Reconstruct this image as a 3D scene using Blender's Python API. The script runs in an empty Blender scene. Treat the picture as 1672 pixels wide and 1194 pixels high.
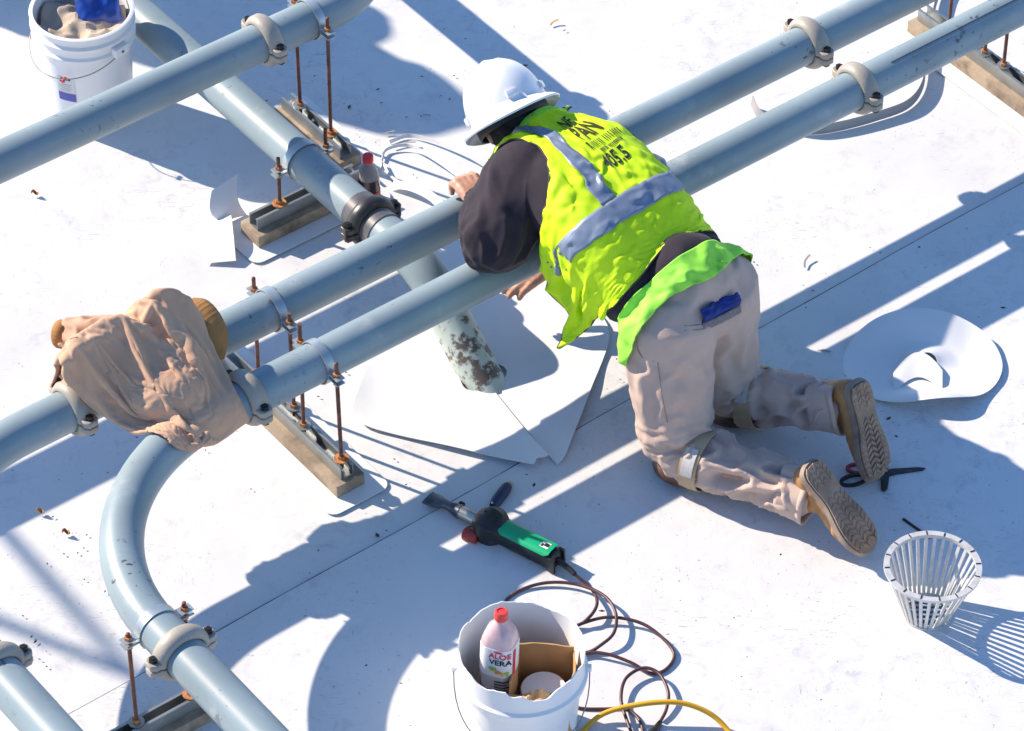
import bpy, bmesh, math, random
import numpy as np
from mathutils import Vector, Matrix, Quaternion, noise as mnoise

random.seed(7)
scene = bpy.context.scene
COL = scene.collection
R = math.radians

# ------------------------------------------------------------------ camera
PITCH, DIST, FPX = R(43), 11.0, 6413.0          # photo frame: 1672 x 1194 px
FWD = Vector((0, math.cos(PITCH), -math.sin(PITCH)))
UP = Vector((0, math.sin(PITCH), math.cos(PITCH)))
RIGHT = Vector((1, 0, 0))
CAM = -DIST * FWD
cam_data = bpy.data.cameras.new('camera')
cam = bpy.data.objects.new('camera', cam_data)
COL.objects.link(cam)
cam.location = CAM
cam.rotation_euler = (math.pi / 2 - PITCH, 0, 0)
cam_data.sensor_width = 36
cam_data.lens = 36 * FPX / 1672
cam_data.clip_end = 500
scene.camera = cam

# ------------------------------------------------------------------ sky and sun
SUN_EL = R(30.7)
SUN_AZ = Vector((-0.883, 0.469, 0)).normalized()   # towards the sun
SHD = -SUN_AZ
world = bpy.data.worlds.new('World')
scene.world = world
world.use_nodes = True
wn = world.node_tree
bg = wn.nodes['Background']
sky = wn.nodes.new('ShaderNodeTexSky')
sky.sky_type = 'NISHITA'
sky.sun_disc = False
sky.sun_elevation = SUN_EL
sky.sun_rotation = math.atan2(SUN_AZ.x, SUN_AZ.y)
sky.air_density = 1.0
sky.dust_density = 0.0
sky.ozone_density = 6.0
wn.links.new(sky.outputs[0], bg.inputs[0])
bg.inputs[1].default_value = 0.135
sl = bpy.data.lights.new('sun', 'SUN')
sl.energy = 5.0
sl.angle = R(0.53)
sl.color = (1.0, 0.872, 0.715)
sun = bpy.data.objects.new('sun', sl)
COL.objects.link(sun)
sdir = SHD * math.cos(SUN_EL) - Vector((0, 0, math.sin(SUN_EL)))
sun.rotation_euler = sdir.to_track_quat('-Z', 'Y').to_euler()
sun.location = (-6, 4, 8)
vs = scene.view_settings
vs.view_transform = 'Standard'
vs.look = 'None'
vs.exposure = 0.75
vs.gamma = 1.0
vs.use_curve_mapping = False

# ------------------------------------------------------------------ helpers
def at(x, y, z=0.0):
    """point of the place at height z that the photo shows at pixel x, y"""
    d = FWD * FPX + RIGHT * (x - 836) + UP * (597 - y)
    return CAM + d * ((z - CAM.z) / d.z)

def tag(o, label=None, cat=None, group=None, kind=None):
    if label: o['label'] = label
    if cat: o['category'] = cat
    if group: o['group'] = group
    if kind: o['kind'] = kind
    return o

def thing(name, label, cat, loc=(0, 0, 0), group=None):
    o = bpy.data.objects.new(name, None)
    o.empty_display_size = 0.05
    COL.objects.link(o)
    o.location = loc
    return tag(o, label, cat, group)

def link(name, me, mat=None, parent=None, smooth=True, angle=38):
    """a mesh in world coordinates becomes one object; a child keeps its place"""
    o = bpy.data.objects.new(name, me)
    COL.objects.link(o)
    if mat is not None and not me.materials:
        for m in (mat if isinstance(mat, (list, tuple)) else [mat]):
            me.materials.append(m)
    if smooth:
        me.shade_smooth()
        if angle: me.set_sharp_from_angle(angle=R(angle))
    if parent is not None:
        o.parent = parent
        off = Vector((0, 0, 0))
        p = parent
        while p is not None:
            off += p.location
            p = p.parent
        o.location = -off
    return o

def frame(axis, up=Vector((0, 0, 1))):
    """matrix whose z is axis"""
    z = Vector(axis).normalized()
    if abs(z.dot(up)) > 0.98: up = Vector((1, 0, 0))
    x = up.cross(z).normalized()
    y = z.cross(x)
    return Matrix((x, y, z)).transposed().to_4x4()

class MB:
    def __init__(self):
        self.v, self.f, self.m = [], [], []
        self.mi = 0
    def add(self, vs, fs):
        b = len(self.v)
        self.v += [tuple(p) for p in vs]
        self.f += [tuple(i + b for i in q) for q in fs]
        self.m += [self.mi] * len(fs)
        return self
    def box(self, c, s, M=None, bev=0.0):
        c = Vector(c); sx, sy, sz = [q / 2 for q in s]
        if bev <= 0:
            vs = [Vector((x, y, z)) for x in (-sx, sx) for y in (-sy, sy) for z in (-sz, sz)]
            fs = [(0, 1, 3, 2), (4, 6, 7, 5), (0, 4, 5, 1), (2, 3, 7, 6), (0, 2, 6, 4), (1, 5, 7, 3)]
        else:
            bm = bmesh.new()
            bmesh.ops.create_cube(bm, size=1)
            for v in bm.verts: v.co = Vector((v.co.x * 2 * sx, v.co.y * 2 * sy, v.co.z * 2 * sz))
            bmesh.ops.bevel(bm, geom=list(bm.edges), offset=bev, segments=2, profile=0.6, affect='EDGES')
            bm.verts.index_update()
            vs = [v.co.copy() for v in bm.verts]
            fs = [[v.index for v in f.verts] for f in bm.faces]
            bm.free()
        if M is not None: vs = [M @ v for v in vs]
        return self.add([v + c for v in vs], fs)
    def tube(self, path, rad, n=12, caps=True, closed=False, up=None):
        path = [Vector(p) for p in path]
        k = len(path)
        rs = rad if isinstance(rad, (list, tuple)) else [rad] * k
        ts = []
        for i in range(k):
            a = path[(i - 1) % k] if (closed or i > 0) else path[i]
            b = path[(i + 1) % k] if (closed or i < k - 1) else path[i]
            ts.append((b - a).normalized())
        u = up or Vector((0, 0, 1))
        if abs(ts[0].dot(u)) > 0.95: u = Vector((1, 0, 0))
        x = ts[0].cross(u).normalized()
        vs, fs = [], []
        for i in range(k):
            if i:
                q = ts[i - 1].rotation_difference(ts[i])
                x = (q @ x).normalized()
            y = ts[i].cross(x)
            for j in range(n):
                a = 2 * math.pi * j / n
                vs.append(path[i] + (x * math.cos(a) + y * math.sin(a)) * rs[i])
        for i in range(k if closed else k - 1):
            for j in range(n):
                a, b = i * n + j, i * n + (j + 1) % n
                c, d = ((i + 1) % k) * n + (j + 1) % n, ((i + 1) % k) * n + j
                fs.append((a, b, c, d))
        if caps and not closed:
            fs.append(tuple(range(n - 1, -1, -1)))
            fs.append(tuple((k - 1) * n + j for j in range(n)))
        return self.add(vs, fs)
    def cyl(self, a, b, r, n=20, r2=None):
        return self.tube([a, b], [r, r if r2 is None else r2], n)
    def lathe(self, prof, n=48, M=None, c=(0, 0, 0), closed=False, fn=None):
        """prof: list of (radius, z)"""
        c = Vector(c); vs, fs = [], []
        for (r, z) in prof:
            for j in range(n):
                a = 2 * math.pi * j / n
                p = Vector((r * math.cos(a), r * math.sin(a), z))
                if fn: p = fn(p, a, r, z)
                vs.append((M @ p if M is not None else p) + c)
        k = len(prof)
        for i in range(k if closed else k - 1):
            for j in range(n):
                fs.append((i * n + j, i * n + (j + 1) % n, ((i + 1) % k) * n + (j + 1) % n, ((i + 1) % k) * n + j))
        if not closed:
            if prof[0][0] > 1e-5: fs.append(tuple(range(n - 1, -1, -1)))
            if prof[-1][0] > 1e-5: fs.append(tuple((k - 1) * n + j for j in range(n)))
        return self.add(vs, fs)
    def prism(self, pts, z0, z1, M=None, c=(0, 0, 0)):
        c = Vector(c); n = len(pts)
        vs = [Vector((p[0], p[1], z0)) for p in pts] + [Vector((p[0], p[1], z1)) for p in pts]
        fs = [tuple(range(n - 1, -1, -1)), tuple(range(n, 2 * n))]
        fs += [(i, (i + 1) % n, n + (i + 1) % n, n + i) for i in range(n)]
        if M is not None: vs = [M @ v for v in vs]
        return self.add([v + c for v in vs], fs)
    def grid(self, nu, nv, fn, thick=0.0, wrap_u=False):
        """surface fn(u, v) -> Vector, u and v in 0..1; thick gives it a second side and rim"""
        P = [[Vector(fn(i / (nu if wrap_u else nu - 1), j / (nv - 1))) for j in range(nv)] for i in range(nu)]
        vs = [p for row in P for p in row]
        fs = []
        ku = nu if wrap_u else nu - 1
        for i in range(ku):
            for j in range(nv - 1):
                i2 = (i + 1) % nu
                fs.append((i * nv + j, i2 * nv + j, i2 * nv + j + 1, i * nv + j + 1))
        if thick:
            me = bpy.data.meshes.new('tmp')
            me.from_pydata([tuple(v) for v in vs], [], fs)
            nr = [Vector(v.normal) for v in me.vertices]
            bpy.data.meshes.remove(me)
            b = len(vs)
            vs2 = [v - n_ * thick for v, n_ in zip(vs, nr)]
            f2 = [tuple(b + q for q in reversed(f)) for f in fs]
            rim = []
            for j in range(nv - 1):
                if not wrap_u:
                    rim.append((j, j + 1, b + j + 1, b + j))
                    e = (nu - 1) * nv
                    rim.append((e + j + 1, e + j, b + e + j, b + e + j + 1))
            for i in range(ku):
                i2 = (i + 1) % nu
                rim.append((i2 * nv, i * nv, b + i * nv, b + i2 * nv))
                rim.append((i * nv + nv - 1, i2 * nv + nv - 1, b + i2 * nv + nv - 1, b + i * nv + nv - 1))
            vs, fs = vs + vs2, fs + f2 + rim
        return self.add(vs, fs)
    def mesh(self, name='mesh', merge=0.0, fixn=True):
        me = bpy.data.meshes.new(name)
        me.from_pydata(self.v, [], self.f)
        for p, i in zip(me.polygons, self.m): p.material_index = i
        if merge or fixn:
            bm = bmesh.new(); bm.from_mesh(me)
            if merge: bmesh.ops.remove_doubles(bm, verts=bm.verts, dist=merge)
            if fixn: bmesh.ops.recalc_face_normals(bm, faces=bm.faces)
            bm.to_mesh(me); bm.free()
        return me
    def build(self, name, mat=None, parent=None, smooth=True, angle=38, merge=0.0, fixn=True):
        return link(name, self.mesh(name, merge, fixn), mat, parent, smooth, angle)

def spline(pts, per=8, closed=False):
    """Catmull-Rom through pts"""
    P = [Vector(p) for p in pts]; n = len(P); out = []
    rng = range(n if closed else n - 1)
    for i in rng:
        p0 = P[(i - 1) % n] if (closed or i > 0) else P[i] * 2 - P[i + 1]
        p1, p2 = P[i], P[(i + 1) % n]
        p3 = P[(i + 2) % n] if (closed or i + 2 < n) else p2 * 2 - p1
        for k in range(per):
            t = k / per
            out.append(0.5 * ((2 * p1) + (p2 - p0) * t + (2 * p0 - 5 * p1 + 4 * p2 - p3) * t * t + (3 * p1 - p0 - 3 * p2 + p3) * t ** 3))
    if not closed: out.append(P[-1])
    return out

def nz(p, s=1.0, seed=0.0):
    return mnoise.noise(Vector((p[0] * s + seed * 17.3, p[1] * s - seed * 9.1, p[2] * s + seed * 3.7)))

def text_mesh(body, size, fn, extrude=0.0, bold=False, spacing=1.0):
    """flat lettering as a mesh, each point carried by fn(x, y) to its place"""
    cu = bpy.data.curves.new('lettering', 'FONT')
    cu.body = body; cu.size = size; cu.align_x = 'CENTER'; cu.align_y = 'CENTER'
    cu.space_character = spacing
    if bold: cu.offset = size * 0.022
    cu.resolution_u = 3
    o = bpy.data.objects.new('lettering', cu)
    COL.objects.link(o)
    dg = bpy.context.evaluated_depsgraph_get()
    me = bpy.data.meshes.new_from_object(o.evaluated_get(dg))
    bpy.data.objects.remove(o)
    bm = bmesh.new(); bm.from_mesh(me)
    bmesh.ops.subdivide_edges(bm, edges=bm.edges, cuts=1)
    for v in bm.verts: v.co = fn(v.co.x, v.co.y)
    bm.to_mesh(me); bm.free()
    me.materials.clear()
    return me

# ------------------------------------------------------------------ materials
MATS = {}
def mat(name, col, rough=0.5, metal=0.0, var=0.0, var_scale=8.0, bump=0.0, bump_scale=60.0, dirt=None, dirt_scale=6.0,
        dirt_amt=0.5, dirt_soft=0.08, spec=0.5, trans=0.0, sss=0.0, sheen=0.0, stretch=None, bump_dist=0.002, coat=0.0):
    m = bpy.data.materials.new(name); m.use_nodes = True
    nt = m.node_tree; N = nt.nodes; L = nt.links
    b = N['Principled BSDF']
    b.inputs['Roughness'].default_value = rough
    b.inputs['Metallic'].default_value = metal
    b.inputs['Specular IOR Level'].default_value = spec
    if trans: b.inputs['Transmission Weight'].default_value = trans
    if sss:
        b.inputs['Subsurface Weight'].default_value = sss
        b.inputs['Subsurface Radius'].default_value = (0.01, 0.005, 0.003)
    if sheen:
        b.inputs['Sheen Weight'].default_value = sheen
    if coat: b.inputs['Coat Weight'].default_value = coat
    tc = N.new('ShaderNodeTexCoord')
    src = tc.outputs['Object']
    if stretch:
        mp = N.new('ShaderNodeMapping'); mp.inputs['Scale'].default_value = stretch
        L.new(src, mp.inputs[0]); src = mp.outputs[0]
    c_out = None
    if var:
        t = N.new('ShaderNodeTexNoise'); t.inputs['Scale'].default_value = var_scale; t.inputs['Detail'].default_value = 5
        L.new(src, t.inputs['Vector'])
        r = N.new('ShaderNodeValToRGB')
        lo = [max(0, c * (1 - var)) for c in col]; hi = [min(1, c * (1 + var)) for c in col]
        r.color_ramp.elements[0].position = 0.3; r.color_ramp.elements[1].position = 0.7
        r.color_ramp.elements[0].color = (*lo, 1); r.color_ramp.elements[1].color = (*hi, 1)
        L.new(t.outputs['Fac'], r.inputs[0]); c_out = r.outputs[0]
    if dirt is not None:
        t = N.new('ShaderNodeTexNoise'); t.inputs['Scale'].default_value = dirt_scale; t.inputs['Detail'].default_value = 9
        t.inputs['Roughness'].default_value = 0.65
        L.new(src, t.inputs['Vector'])
        r = N.new('ShaderNodeValToRGB')
        th = 1 - dirt_amt * 0.5 - 0.12
        r.color_ramp.elements[0].position = max(0.0, th - dirt_soft); r.color_ramp.elements[1].position = min(1.0, th + dirt_soft)
        r.color_ramp.elements[0].color = (0, 0, 0, 1); r.color_ramp.elements[1].color = (1, 1, 1, 1)
        L.new(t.outputs['Fac'], r.inputs[0])
        mx = N.new('ShaderNodeMix'); mx.data_type = 'RGBA'
        L.new(r.outputs[0], mx.inputs['Factor'])
        if c_out is not None: L.new(c_out, mx.inputs['A'])
        else: mx.inputs['A'].default_value = (*col, 1)
        mx.inputs['B'].default_value = (*dirt, 1)
        c_out = mx.outputs['Result']
    if c_out is not None: L.new(c_out, b.inputs['Base Color'])
    else: b.inputs['Base Color'].default_value = (*col, 1)
    if bump:
        t = N.new('ShaderNodeTexNoise'); t.inputs['Scale'].default_value = bump_scale; t.inputs['Detail'].default_value = 6
        L.new(src, t.inputs['Vector'])
        bp = N.new('ShaderNodeBump'); bp.inputs['Strength'].default_value = bump; bp.inputs['Distance'].default_value = bump_dist
        L.new(t.outputs['Fac'], bp.inputs['Height']); L.new(bp.outputs[0], b.inputs['Normal'])
    MATS[name] = m
    return m

def pipe_material():
    m = mat('pvc_grey_blue', (0.235, 0.300, 0.325), 0.42, var=0.12, var_scale=4, dirt=(0.40, 0.42, 0.42), dirt_scale=7, dirt_amt=0.42, dirt_soft=0.10, bump=0.05, bump_scale=220)
    nt = m.node_tree; N = nt.nodes; L = nt.links; b = N['Principled BSDF']
    src = b.inputs['Base Color'].links[0].from_socket
    tc = [n for n in N if n.type == 'TEX_COORD'][0]
    def patch(scale, lo, hi, gate, col, src, stretch=(1, 1, 1), det=6):
        mp = N.new('ShaderNodeMapping'); mp.inputs['Scale'].default_value = stretch; L.new(tc.outputs['Object'], mp.inputs[0])
        t = N.new('ShaderNodeTexNoise'); t.inputs['Scale'].default_value = scale; t.inputs['Detail'].default_value = det; t.inputs['Distortion'].default_value = 0.4
        L.new(mp.outputs[0], t.inputs['Vector'])
        r = N.new('ShaderNodeMapRange'); r.inputs['From Min'].default_value = lo; r.inputs['From Max'].default_value = hi; L.new(t.outputs['Fac'], r.inputs['Value'])
        g = N.new('ShaderNodeTexNoise'); g.inputs['Scale'].default_value = 2.7; g.inputs['Detail'].default_value = 3; L.new(tc.outputs['Object'], g.inputs['Vector'])
        r2 = N.new('ShaderNodeMapRange'); r2.inputs['From Min'].default_value = gate; r2.inputs['From Max'].default_value = gate + 0.1; L.new(g.outputs['Fac'], r2.inputs['Value'])
        q = N.new('ShaderNodeMath'); q.operation = 'MULTIPLY'; L.new(r.outputs[0], q.inputs[0]); L.new(r2.outputs[0], q.inputs[1])
        mx = N.new('ShaderNodeMix'); mx.data_type = 'RGBA'; L.new(q.outputs[0], mx.inputs['Factor']); L.new(src, mx.inputs['A']); mx.inputs['B'].default_value = (*col, 1)
        return mx.outputs['Result']
    src = patch(26, 0.63, 0.67, 0.53, (0.060, 0.050, 0.050), src)
    src = patch(34, 0.67, 0.70, 0.55, (0.055, 0.058, 0.065), src, (1, 1, 5))
    src = patch(70, 0.69, 0.73, 0.45, (0.09, 0.085, 0.085), src)
    L.new(src, b.inputs['Base Color'])
    return m
M_pipe = pipe_material()
M_drain = mat('drain_pipe', (0.50, 0.56, 0.50), 0.45, var=0.12, var_scale=9, dirt=(0.13, 0.10, 0.08), dirt_scale=16, dirt_amt=0.72, dirt_soft=0.03, bump=0.5, bump_scale=60)
M_coup = mat('painted_casting', (0.35, 0.315, 0.265), 0.5, var=0.10, var_scale=14, bump=0.25, bump_scale=180, dirt=(0.20, 0.17, 0.14), dirt_scale=30, dirt_amt=0.3)
M_black_coup = mat('black_rubber_coupling', (0.025, 0.024, 0.024), 0.35, var=0.3, var_scale=30, dirt=(0.14, 0.12, 0.11), dirt_scale=26, dirt_amt=0.4)
M_bolt = mat('dark_bolt', (0.04, 0.038, 0.036), 0.45, metal=0.7, var=0.3, var_scale=60)
M_rod = mat('rusty_rod', (0.16, 0.075, 0.055), 0.65, metal=0.35, var=0.4, var_scale=40, bump=0.6, bump_scale=300)
M_rust = mat('orange_rust', (0.42, 0.17, 0.055), 0.8, var=0.4, var_scale=60, bump=0.5, bump_scale=200)
M_strut = mat('galvanised_strut', (0.36, 0.38, 0.38), 0.42, metal=0.75, var=0.15, var_scale=20, dirt=(0.12, 0.08, 0.05), dirt_scale=18, dirt_amt=0.3)
M_band = mat('galvanised_band', (0.42, 0.47, 0.49), 0.36, metal=0.5, var=0.12, var_scale=30)
M_wood = mat('weathered_board', (0.37, 0.28, 0.195), 0.75, var=0.25, var_scale=5, stretch=(1, 1, 1), dirt=(0.13, 0.095, 0.07), dirt_scale=14, dirt_amt=0.62, dirt_soft=0.14, bump=0.6, bump_scale=70)
M_scrap = mat('white_membrane', (0.74, 0.74, 0.74), 0.5, var=0.03, var_scale=6, dirt=(0.42, 0.42, 0.44), dirt_scale=14, dirt_amt=0.18, bump=0.1, bump_scale=90)
M_scrap_back = mat('grey_membrane_back', (0.30, 0.29, 0.30), 0.6, var=0.1, var_scale=8)
M_bucket = mat('white_bucket_plastic', (0.78, 0.78, 0.78), 0.34, var=0.02, var_scale=6, dirt=(0.48, 0.46, 0.44), dirt_scale=11, dirt_amt=0.26, sss=0.0, bump=0.05, bump_scale=40)
M_wire = mat('steel_wire', (0.25, 0.23, 0.22), 0.4, metal=0.8)
M_card = mat('cardboard', (0.45, 0.26, 0.11), 0.85, var=0.12, var_scale=12, bump=0.2, bump_scale=120)
M_red_cap = mat('red_cap', (0.72, 0.03, 0.035), 0.35, var=0.05)
M_black = mat('black_plastic', (0.016, 0.016, 0.018), 0.42, var=0.3, var_scale=20, dirt=(0.07, 0.065, 0.06), dirt_scale=20, dirt_amt=0.4)
M_cord = mat('dark_cord', (0.075, 0.030, 0.034), 0.42, var=0.3, var_scale=40)
M_ycord = mat('yellow_cord', (0.72, 0.36, 0.012), 0.4, var=0.12, var_scale=20)
M_green = mat('green_plastic', (0.0, 0.36, 0.15), 0.38, var=0.08, var_scale=25)
M_steel = mat('burnished_steel', (0.42, 0.40, 0.34), 0.28, metal=0.9, var=0.25, var_scale=30)
M_grey_white = mat('aluminium_grey', (0.60, 0.59, 0.57), 0.45, metal=0.25, var=0.12, var_scale=40, dirt=(0.22, 0.21, 0.20), dirt_scale=50, dirt_amt=0.35)
M_paper = mat('white_paper', (0.76, 0.75, 0.73), 0.7, var=0.03)
# ------------------------------------------------------------------ roof membrane
def roof_material():
    m = bpy.data.materials.new('roof_membrane'); m.use_nodes = True
    nt = m.node_tree; N = nt.nodes; L = nt.links
    b = N['Principled BSDF']; b.inputs['Roughness'].default_value = 0.55
    b.inputs['Specular IOR Level'].default_value = 0.3
    tc = N.new('ShaderNodeTexCoord')
    def noise(scale, det=6, rough=0.6, stretch=None, rot=0, dist=0.0):
        mp = N.new('ShaderNodeMapping'); mp.inputs['Rotation'].default_value = (0, 0, rot)
        mp.inputs['Scale'].default_value = stretch or (1, 1, 1)
        L.new(tc.outputs['Object'], mp.inputs[0])
        t = N.new('ShaderNodeTexNoise'); t.inputs['Scale'].default_value = scale
        t.inputs['Detail'].default_value = det; t.inputs['Roughness'].default_value = rough
        t.inputs['Distortion'].default_value = dist
        L.new(mp.outputs[0], t.inputs['Vector']); return t.outputs['Fac']
    def ramp(src, a, b_):
        r = N.new('ShaderNodeMapRange'); r.clamp = True
        r.inputs['From Min'].default_value = a; r.inputs['From Max'].default_value = b_
        L.new(src, r.inputs['Value']); return r.outputs[0]
    def mul(a, b_):
        q = N.new('ShaderNodeMath'); q.operation = 'MULTIPLY'
        L.new(a, q.inputs[0])
        if isinstance(b_, (int, float)): q.inputs[1].default_value = b_
        else: L.new(b_, q.inputs[1])
        return q.outputs[0]
    def mix(fac, a, col):
        q = N.new('ShaderNodeMix'); q.data_type = 'RGBA'
        L.new(fac, q.inputs['Factor'])
        if isinstance(a, tuple): q.inputs['A'].default_value = (*a, 1)
        else: L.new(a, q.inputs['A'])
        q.inputs['B'].default_value = (*col, 1); return q.outputs['Result']
    broad = ramp(noise(1.7, 5), 0.38, 0.68)
    c = mix(mul(broad, 0.9), (0.70, 0.695, 0.69), (0.62, 0.615, 0.615))
    tan = mul(ramp(noise(7.0, 8, 0.7), 0.62, 0.74), ramp(noise(1.3, 3), 0.45, 0.6))
    c = mix(mul(tan, 0.45), c, (0.55, 0.47, 0.38))
    foot = mul(ramp(noise(19.0, 8, 0.72, dist=0.6), 0.50, 0.68), ramp(noise(2.3, 4), 0.42, 0.60))
    c = mix(mul(foot, 0.55), c, (0.40, 0.40, 0.43))
    scuff = mul(ramp(noise(30, 5, 0.6, (1, 7, 1), R(28), 1.2), 0.60, 0.67), ramp(noise(2.6, 4), 0.52, 0.64))
    c = mix(mul(scuff, 0.8), c, (0.20, 0.20, 0.23))
    scuff2 = mul(ramp(noise(38, 5, 0.6, (6, 1, 1), R(12), 1.0), 0.615, 0.68), ramp(noise(3.1, 4), 0.53, 0.64))
    c = mix(mul(scuff2, 0.6), c, (0.22, 0.21, 0.22))
    speck = mul(ramp(noise(85, 3, 0.5), 0.68, 0.72), ramp(noise(3.0, 3), 0.42, 0.56))
    c = mix(mul(speck, 0.5), c, (0.13, 0.12, 0.12))
    L.new(c, b.inputs['Base Color'])
    h1 = noise(3.2, 3, 0.5); h2 = noise(130, 3, 0.5)
    bp = N.new('ShaderNodeBump'); bp.inputs['Strength'].default_value = 0.35; bp.inputs['Distance'].default_value = 0.02
    L.new(h1, bp.inputs['Height'])
    b2 = N.new('ShaderNodeBump'); b2.inputs['Strength'].default_value = 0.10; b2.inputs['Distance'].default_value = 0.002
    L.new(h2, b2.inputs['Height']); L.new(bp.outputs[0], b2.inputs['Normal'])
    L.new(b2.outputs[0], b.inputs['Normal'])
    return m
M_roof = roof_material()

mb = MB(); mb.add([(-60, -40, 0), (60, -40, 0), (60, 90, 0), (-60, 90, 0)], [(0, 1, 2, 3)])
tag(mb.build('roof', M_roof, smooth=False), kind='structure')

# the overlapping sheet whose edge makes the long seam across the roof; its lap is 3 mm proud and slightly uneven
S0, S1 = at(110, 1170), at(1672, 300)
sd_ = (S1 - S0).normalized(); sn_ = Vector((sd_.y, -sd_.x, 0))        # towards the camera side
def sheet(u, v):
    s = -9 + 20 * u
    w = 0.004 * math.sin(s * 2.1) + 0.003 * math.sin(s * 5.3 + 1)
    d = (v ** 2) * 24
    lift = 0.0045 + 0.0012 * nz((s * 3, 0, 0)) if v == 0 else 0.004
    return S0 + sd_ * s + sn_ * (d + (w if v == 0 else 0)) + Vector((0, 0, lift))
mb = MB(); mb.grid(160, 5, sheet, thick=0.0033)
tag(mb.build('membrane_sheet', M_roof, angle=30), kind='structure')
# dirt that has settled along the lap, broken here and there
M_seamdirt = mat('seam_dirt', (0.16, 0.16, 0.17), 0.9, var=0.4, var_scale=30)
def seam_line(off, z, w, gate, seed):
    m_ = MB(); s = -6.0
    while s < 7.5:
        l_ = random.uniform(.05, .35)
        if nz((s * 1.7, seed, 0)) > gate:
            k = 6
            def fn(u, v):
                x = s + l_ * u
                wob = 0.004 * math.sin(x * 2.1) + 0.003 * math.sin(x * 5.3 + 1)
                return S0 + sd_ * x + sn_ * (off + wob + (v - .5) * w * (.6 + .5 * nz((x * 9, seed, 3)))) + Vector((0, 0, z))
            m_.grid(k, 2, fn)
        s += l_ * random.uniform(.85, 1.0)
    o = m_.build('seam_dirt', M_seamdirt, smooth=False); tag(o, kind='stuff'); o['label'] = 'dark dirt settled along the roof seam'; o['category'] = 'dirt'
seam_line(-.0068, .0009, .0050, -.6, 1)
seam_line(.046, .0050, .0020, .0, 7)

# ------------------------------------------------------------------ pipe runs
PR = 0.0572
Z0, Z1, Z5 = 0.47, 0.39, 0.21
P1a, P1b = at(500.5, 477, Z1), at(1240, 114, Z1)
P2a, P2b = at(576, 562, Z1), at(1498, 90, Z1)
D12 = ((P1b - P1a) + (P2b - P2a)).normalized()            # direction of the twin pipes, up the roof
N12 = Vector((D12.y, -D12.x, 0))                          # sideways, towards the camera
ZUP = Vector((0, 0, 1))
P0a = at(181, 181, Z0)
P4a = at(262, 1030, Z1); P6a = at(13.5, 1116, Z1)

def on(a, d, x, z):
    """the point of the line a + t d whose picture has the x of the photo"""
    lo, hi = -6.0, 6.0
    f = lambda t: 836 + FPX * (a + d * t - CAM).dot(RIGHT) / (a + d * t - CAM).dot(FWD) - x
    for _ in range(60):
        m_ = (lo + hi) / 2
        if (f(lo) < 0) == (f(m_) < 0): lo = m_
        else: hi = m_
    return a + d * lo

def arc(corner, d_in, d_out, rad, n=26):
    """fillet between two lines: comes in along d_in, leaves along d_out (perpendicular)"""
    c = corner - d_in * rad + d_out * rad
    return [c + (-d_out * math.cos(t) + d_in * math.sin(t)) * rad for t in [math.pi / 2 * i / n for i in range(n + 1)]]

def cross(a, da, b, db):
    k = da.x * db.y - da.y * db.x
    t = ((b.x - a.x) * db.y - (b.y - a.y) * db.x) / k
    return a + da * t

def pipe_part(root, path, name='pipe', m=None, r=PR, n=40):
    return MB().tube(path, r, n).build(name, m or M_pipe, root)

def coupling(root, c, axis, m=None, bolt=M_bolt, r=PR):
    """grooved coupling: two housing halves with ears, bolted at both sides"""
    m = m or M_coup
    a = Vector(axis).normalized(); n = Vector((a.y, -a.x, 0)).normalized()
    if n.length < .1: n = Vector((1, 0, 0))
    u = n.cross(a); u = u if u.z > 0 else -u
    # cross-section of the housing: (along the pipe, outwards)
    sec = [(-0.026, 0.001), (-0.026, 0.010), (-0.019, 0.017), (-0.010, 0.022), (0.010, 0.022), (0.019, 0.017), (0.026, 0.010), (0.026, 0.001)]
    for s in (1, -1):
        mb = MB(); k = 22; vs = []; fs = []
        for i in range(k + 1):
            t = math.pi * (0.012 + 0.976 * i / k)
            rd = n * math.cos(t) + u * (s * math.sin(t))
            for (x, h) in sec: vs.append(c + a * x + rd * (r + h))
        q = len(sec)
        for i in range(k):
            for j in range(q):
                fs.append((i * q + j, i * q + (j + 1) % q, (i + 1) * q + (j + 1) % q, (i + 1) * q + j))
        fs += [tuple(range(q)), tuple(k * q + j for j in range(q))]
        mb.add(vs, fs)
        for e in (1, -1):                                   # ears
            M = Matrix((a, n * e, u * s)).transposed().to_4x4()
            pts = [(-0.022, r + 0.006), (0.022, r + 0.006), (0.021, r + 0.030), (0.012, r + 0.041), (-0.012, r + 0.041), (-0.021, r + 0.030)]
            mb.prism(pts, 0.0018, 0.021, M, c)
        h = mb.build('housing_half', m, root, angle=50)
        bv = h.modifiers.new('edge', 'BEVEL'); bv.width = 0.003; bv.segments = 2; bv.limit_method = 'ANGLE'; bv.angle_limit = R(40)
    for e in (1, -1):
        mb = MB(); p = c + n * (e * (r + 0.024))
        mb.cyl(p - u * 0.036, p + u * 0.033, 0.0055, 10)
        mb.tube([p + u * 0.021, p + u * 0.031], 0.0115, 6)
        mb.tube([p - u * 0.031, p - u * 0.021], 0.0115, 6)
        mb.build('bolt', bolt, root, angle=30)

# the corner of the twin runs: each turns a quarter circle in the horizontal plane
D4 = Vector((D12.y, -D12.x, 0))                            # the legs that come down towards the camera
def twin_run(name, label, a, leg, far_x, cps, rad, end_t):
    root = thing(name, label, 'pipe')
    far = on(a, D12, far_x, Z1)
    k = cross(a, D12, leg, D4)
    ar = arc(k, -D12, D4, rad)
    return root, far, k, ar

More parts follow.
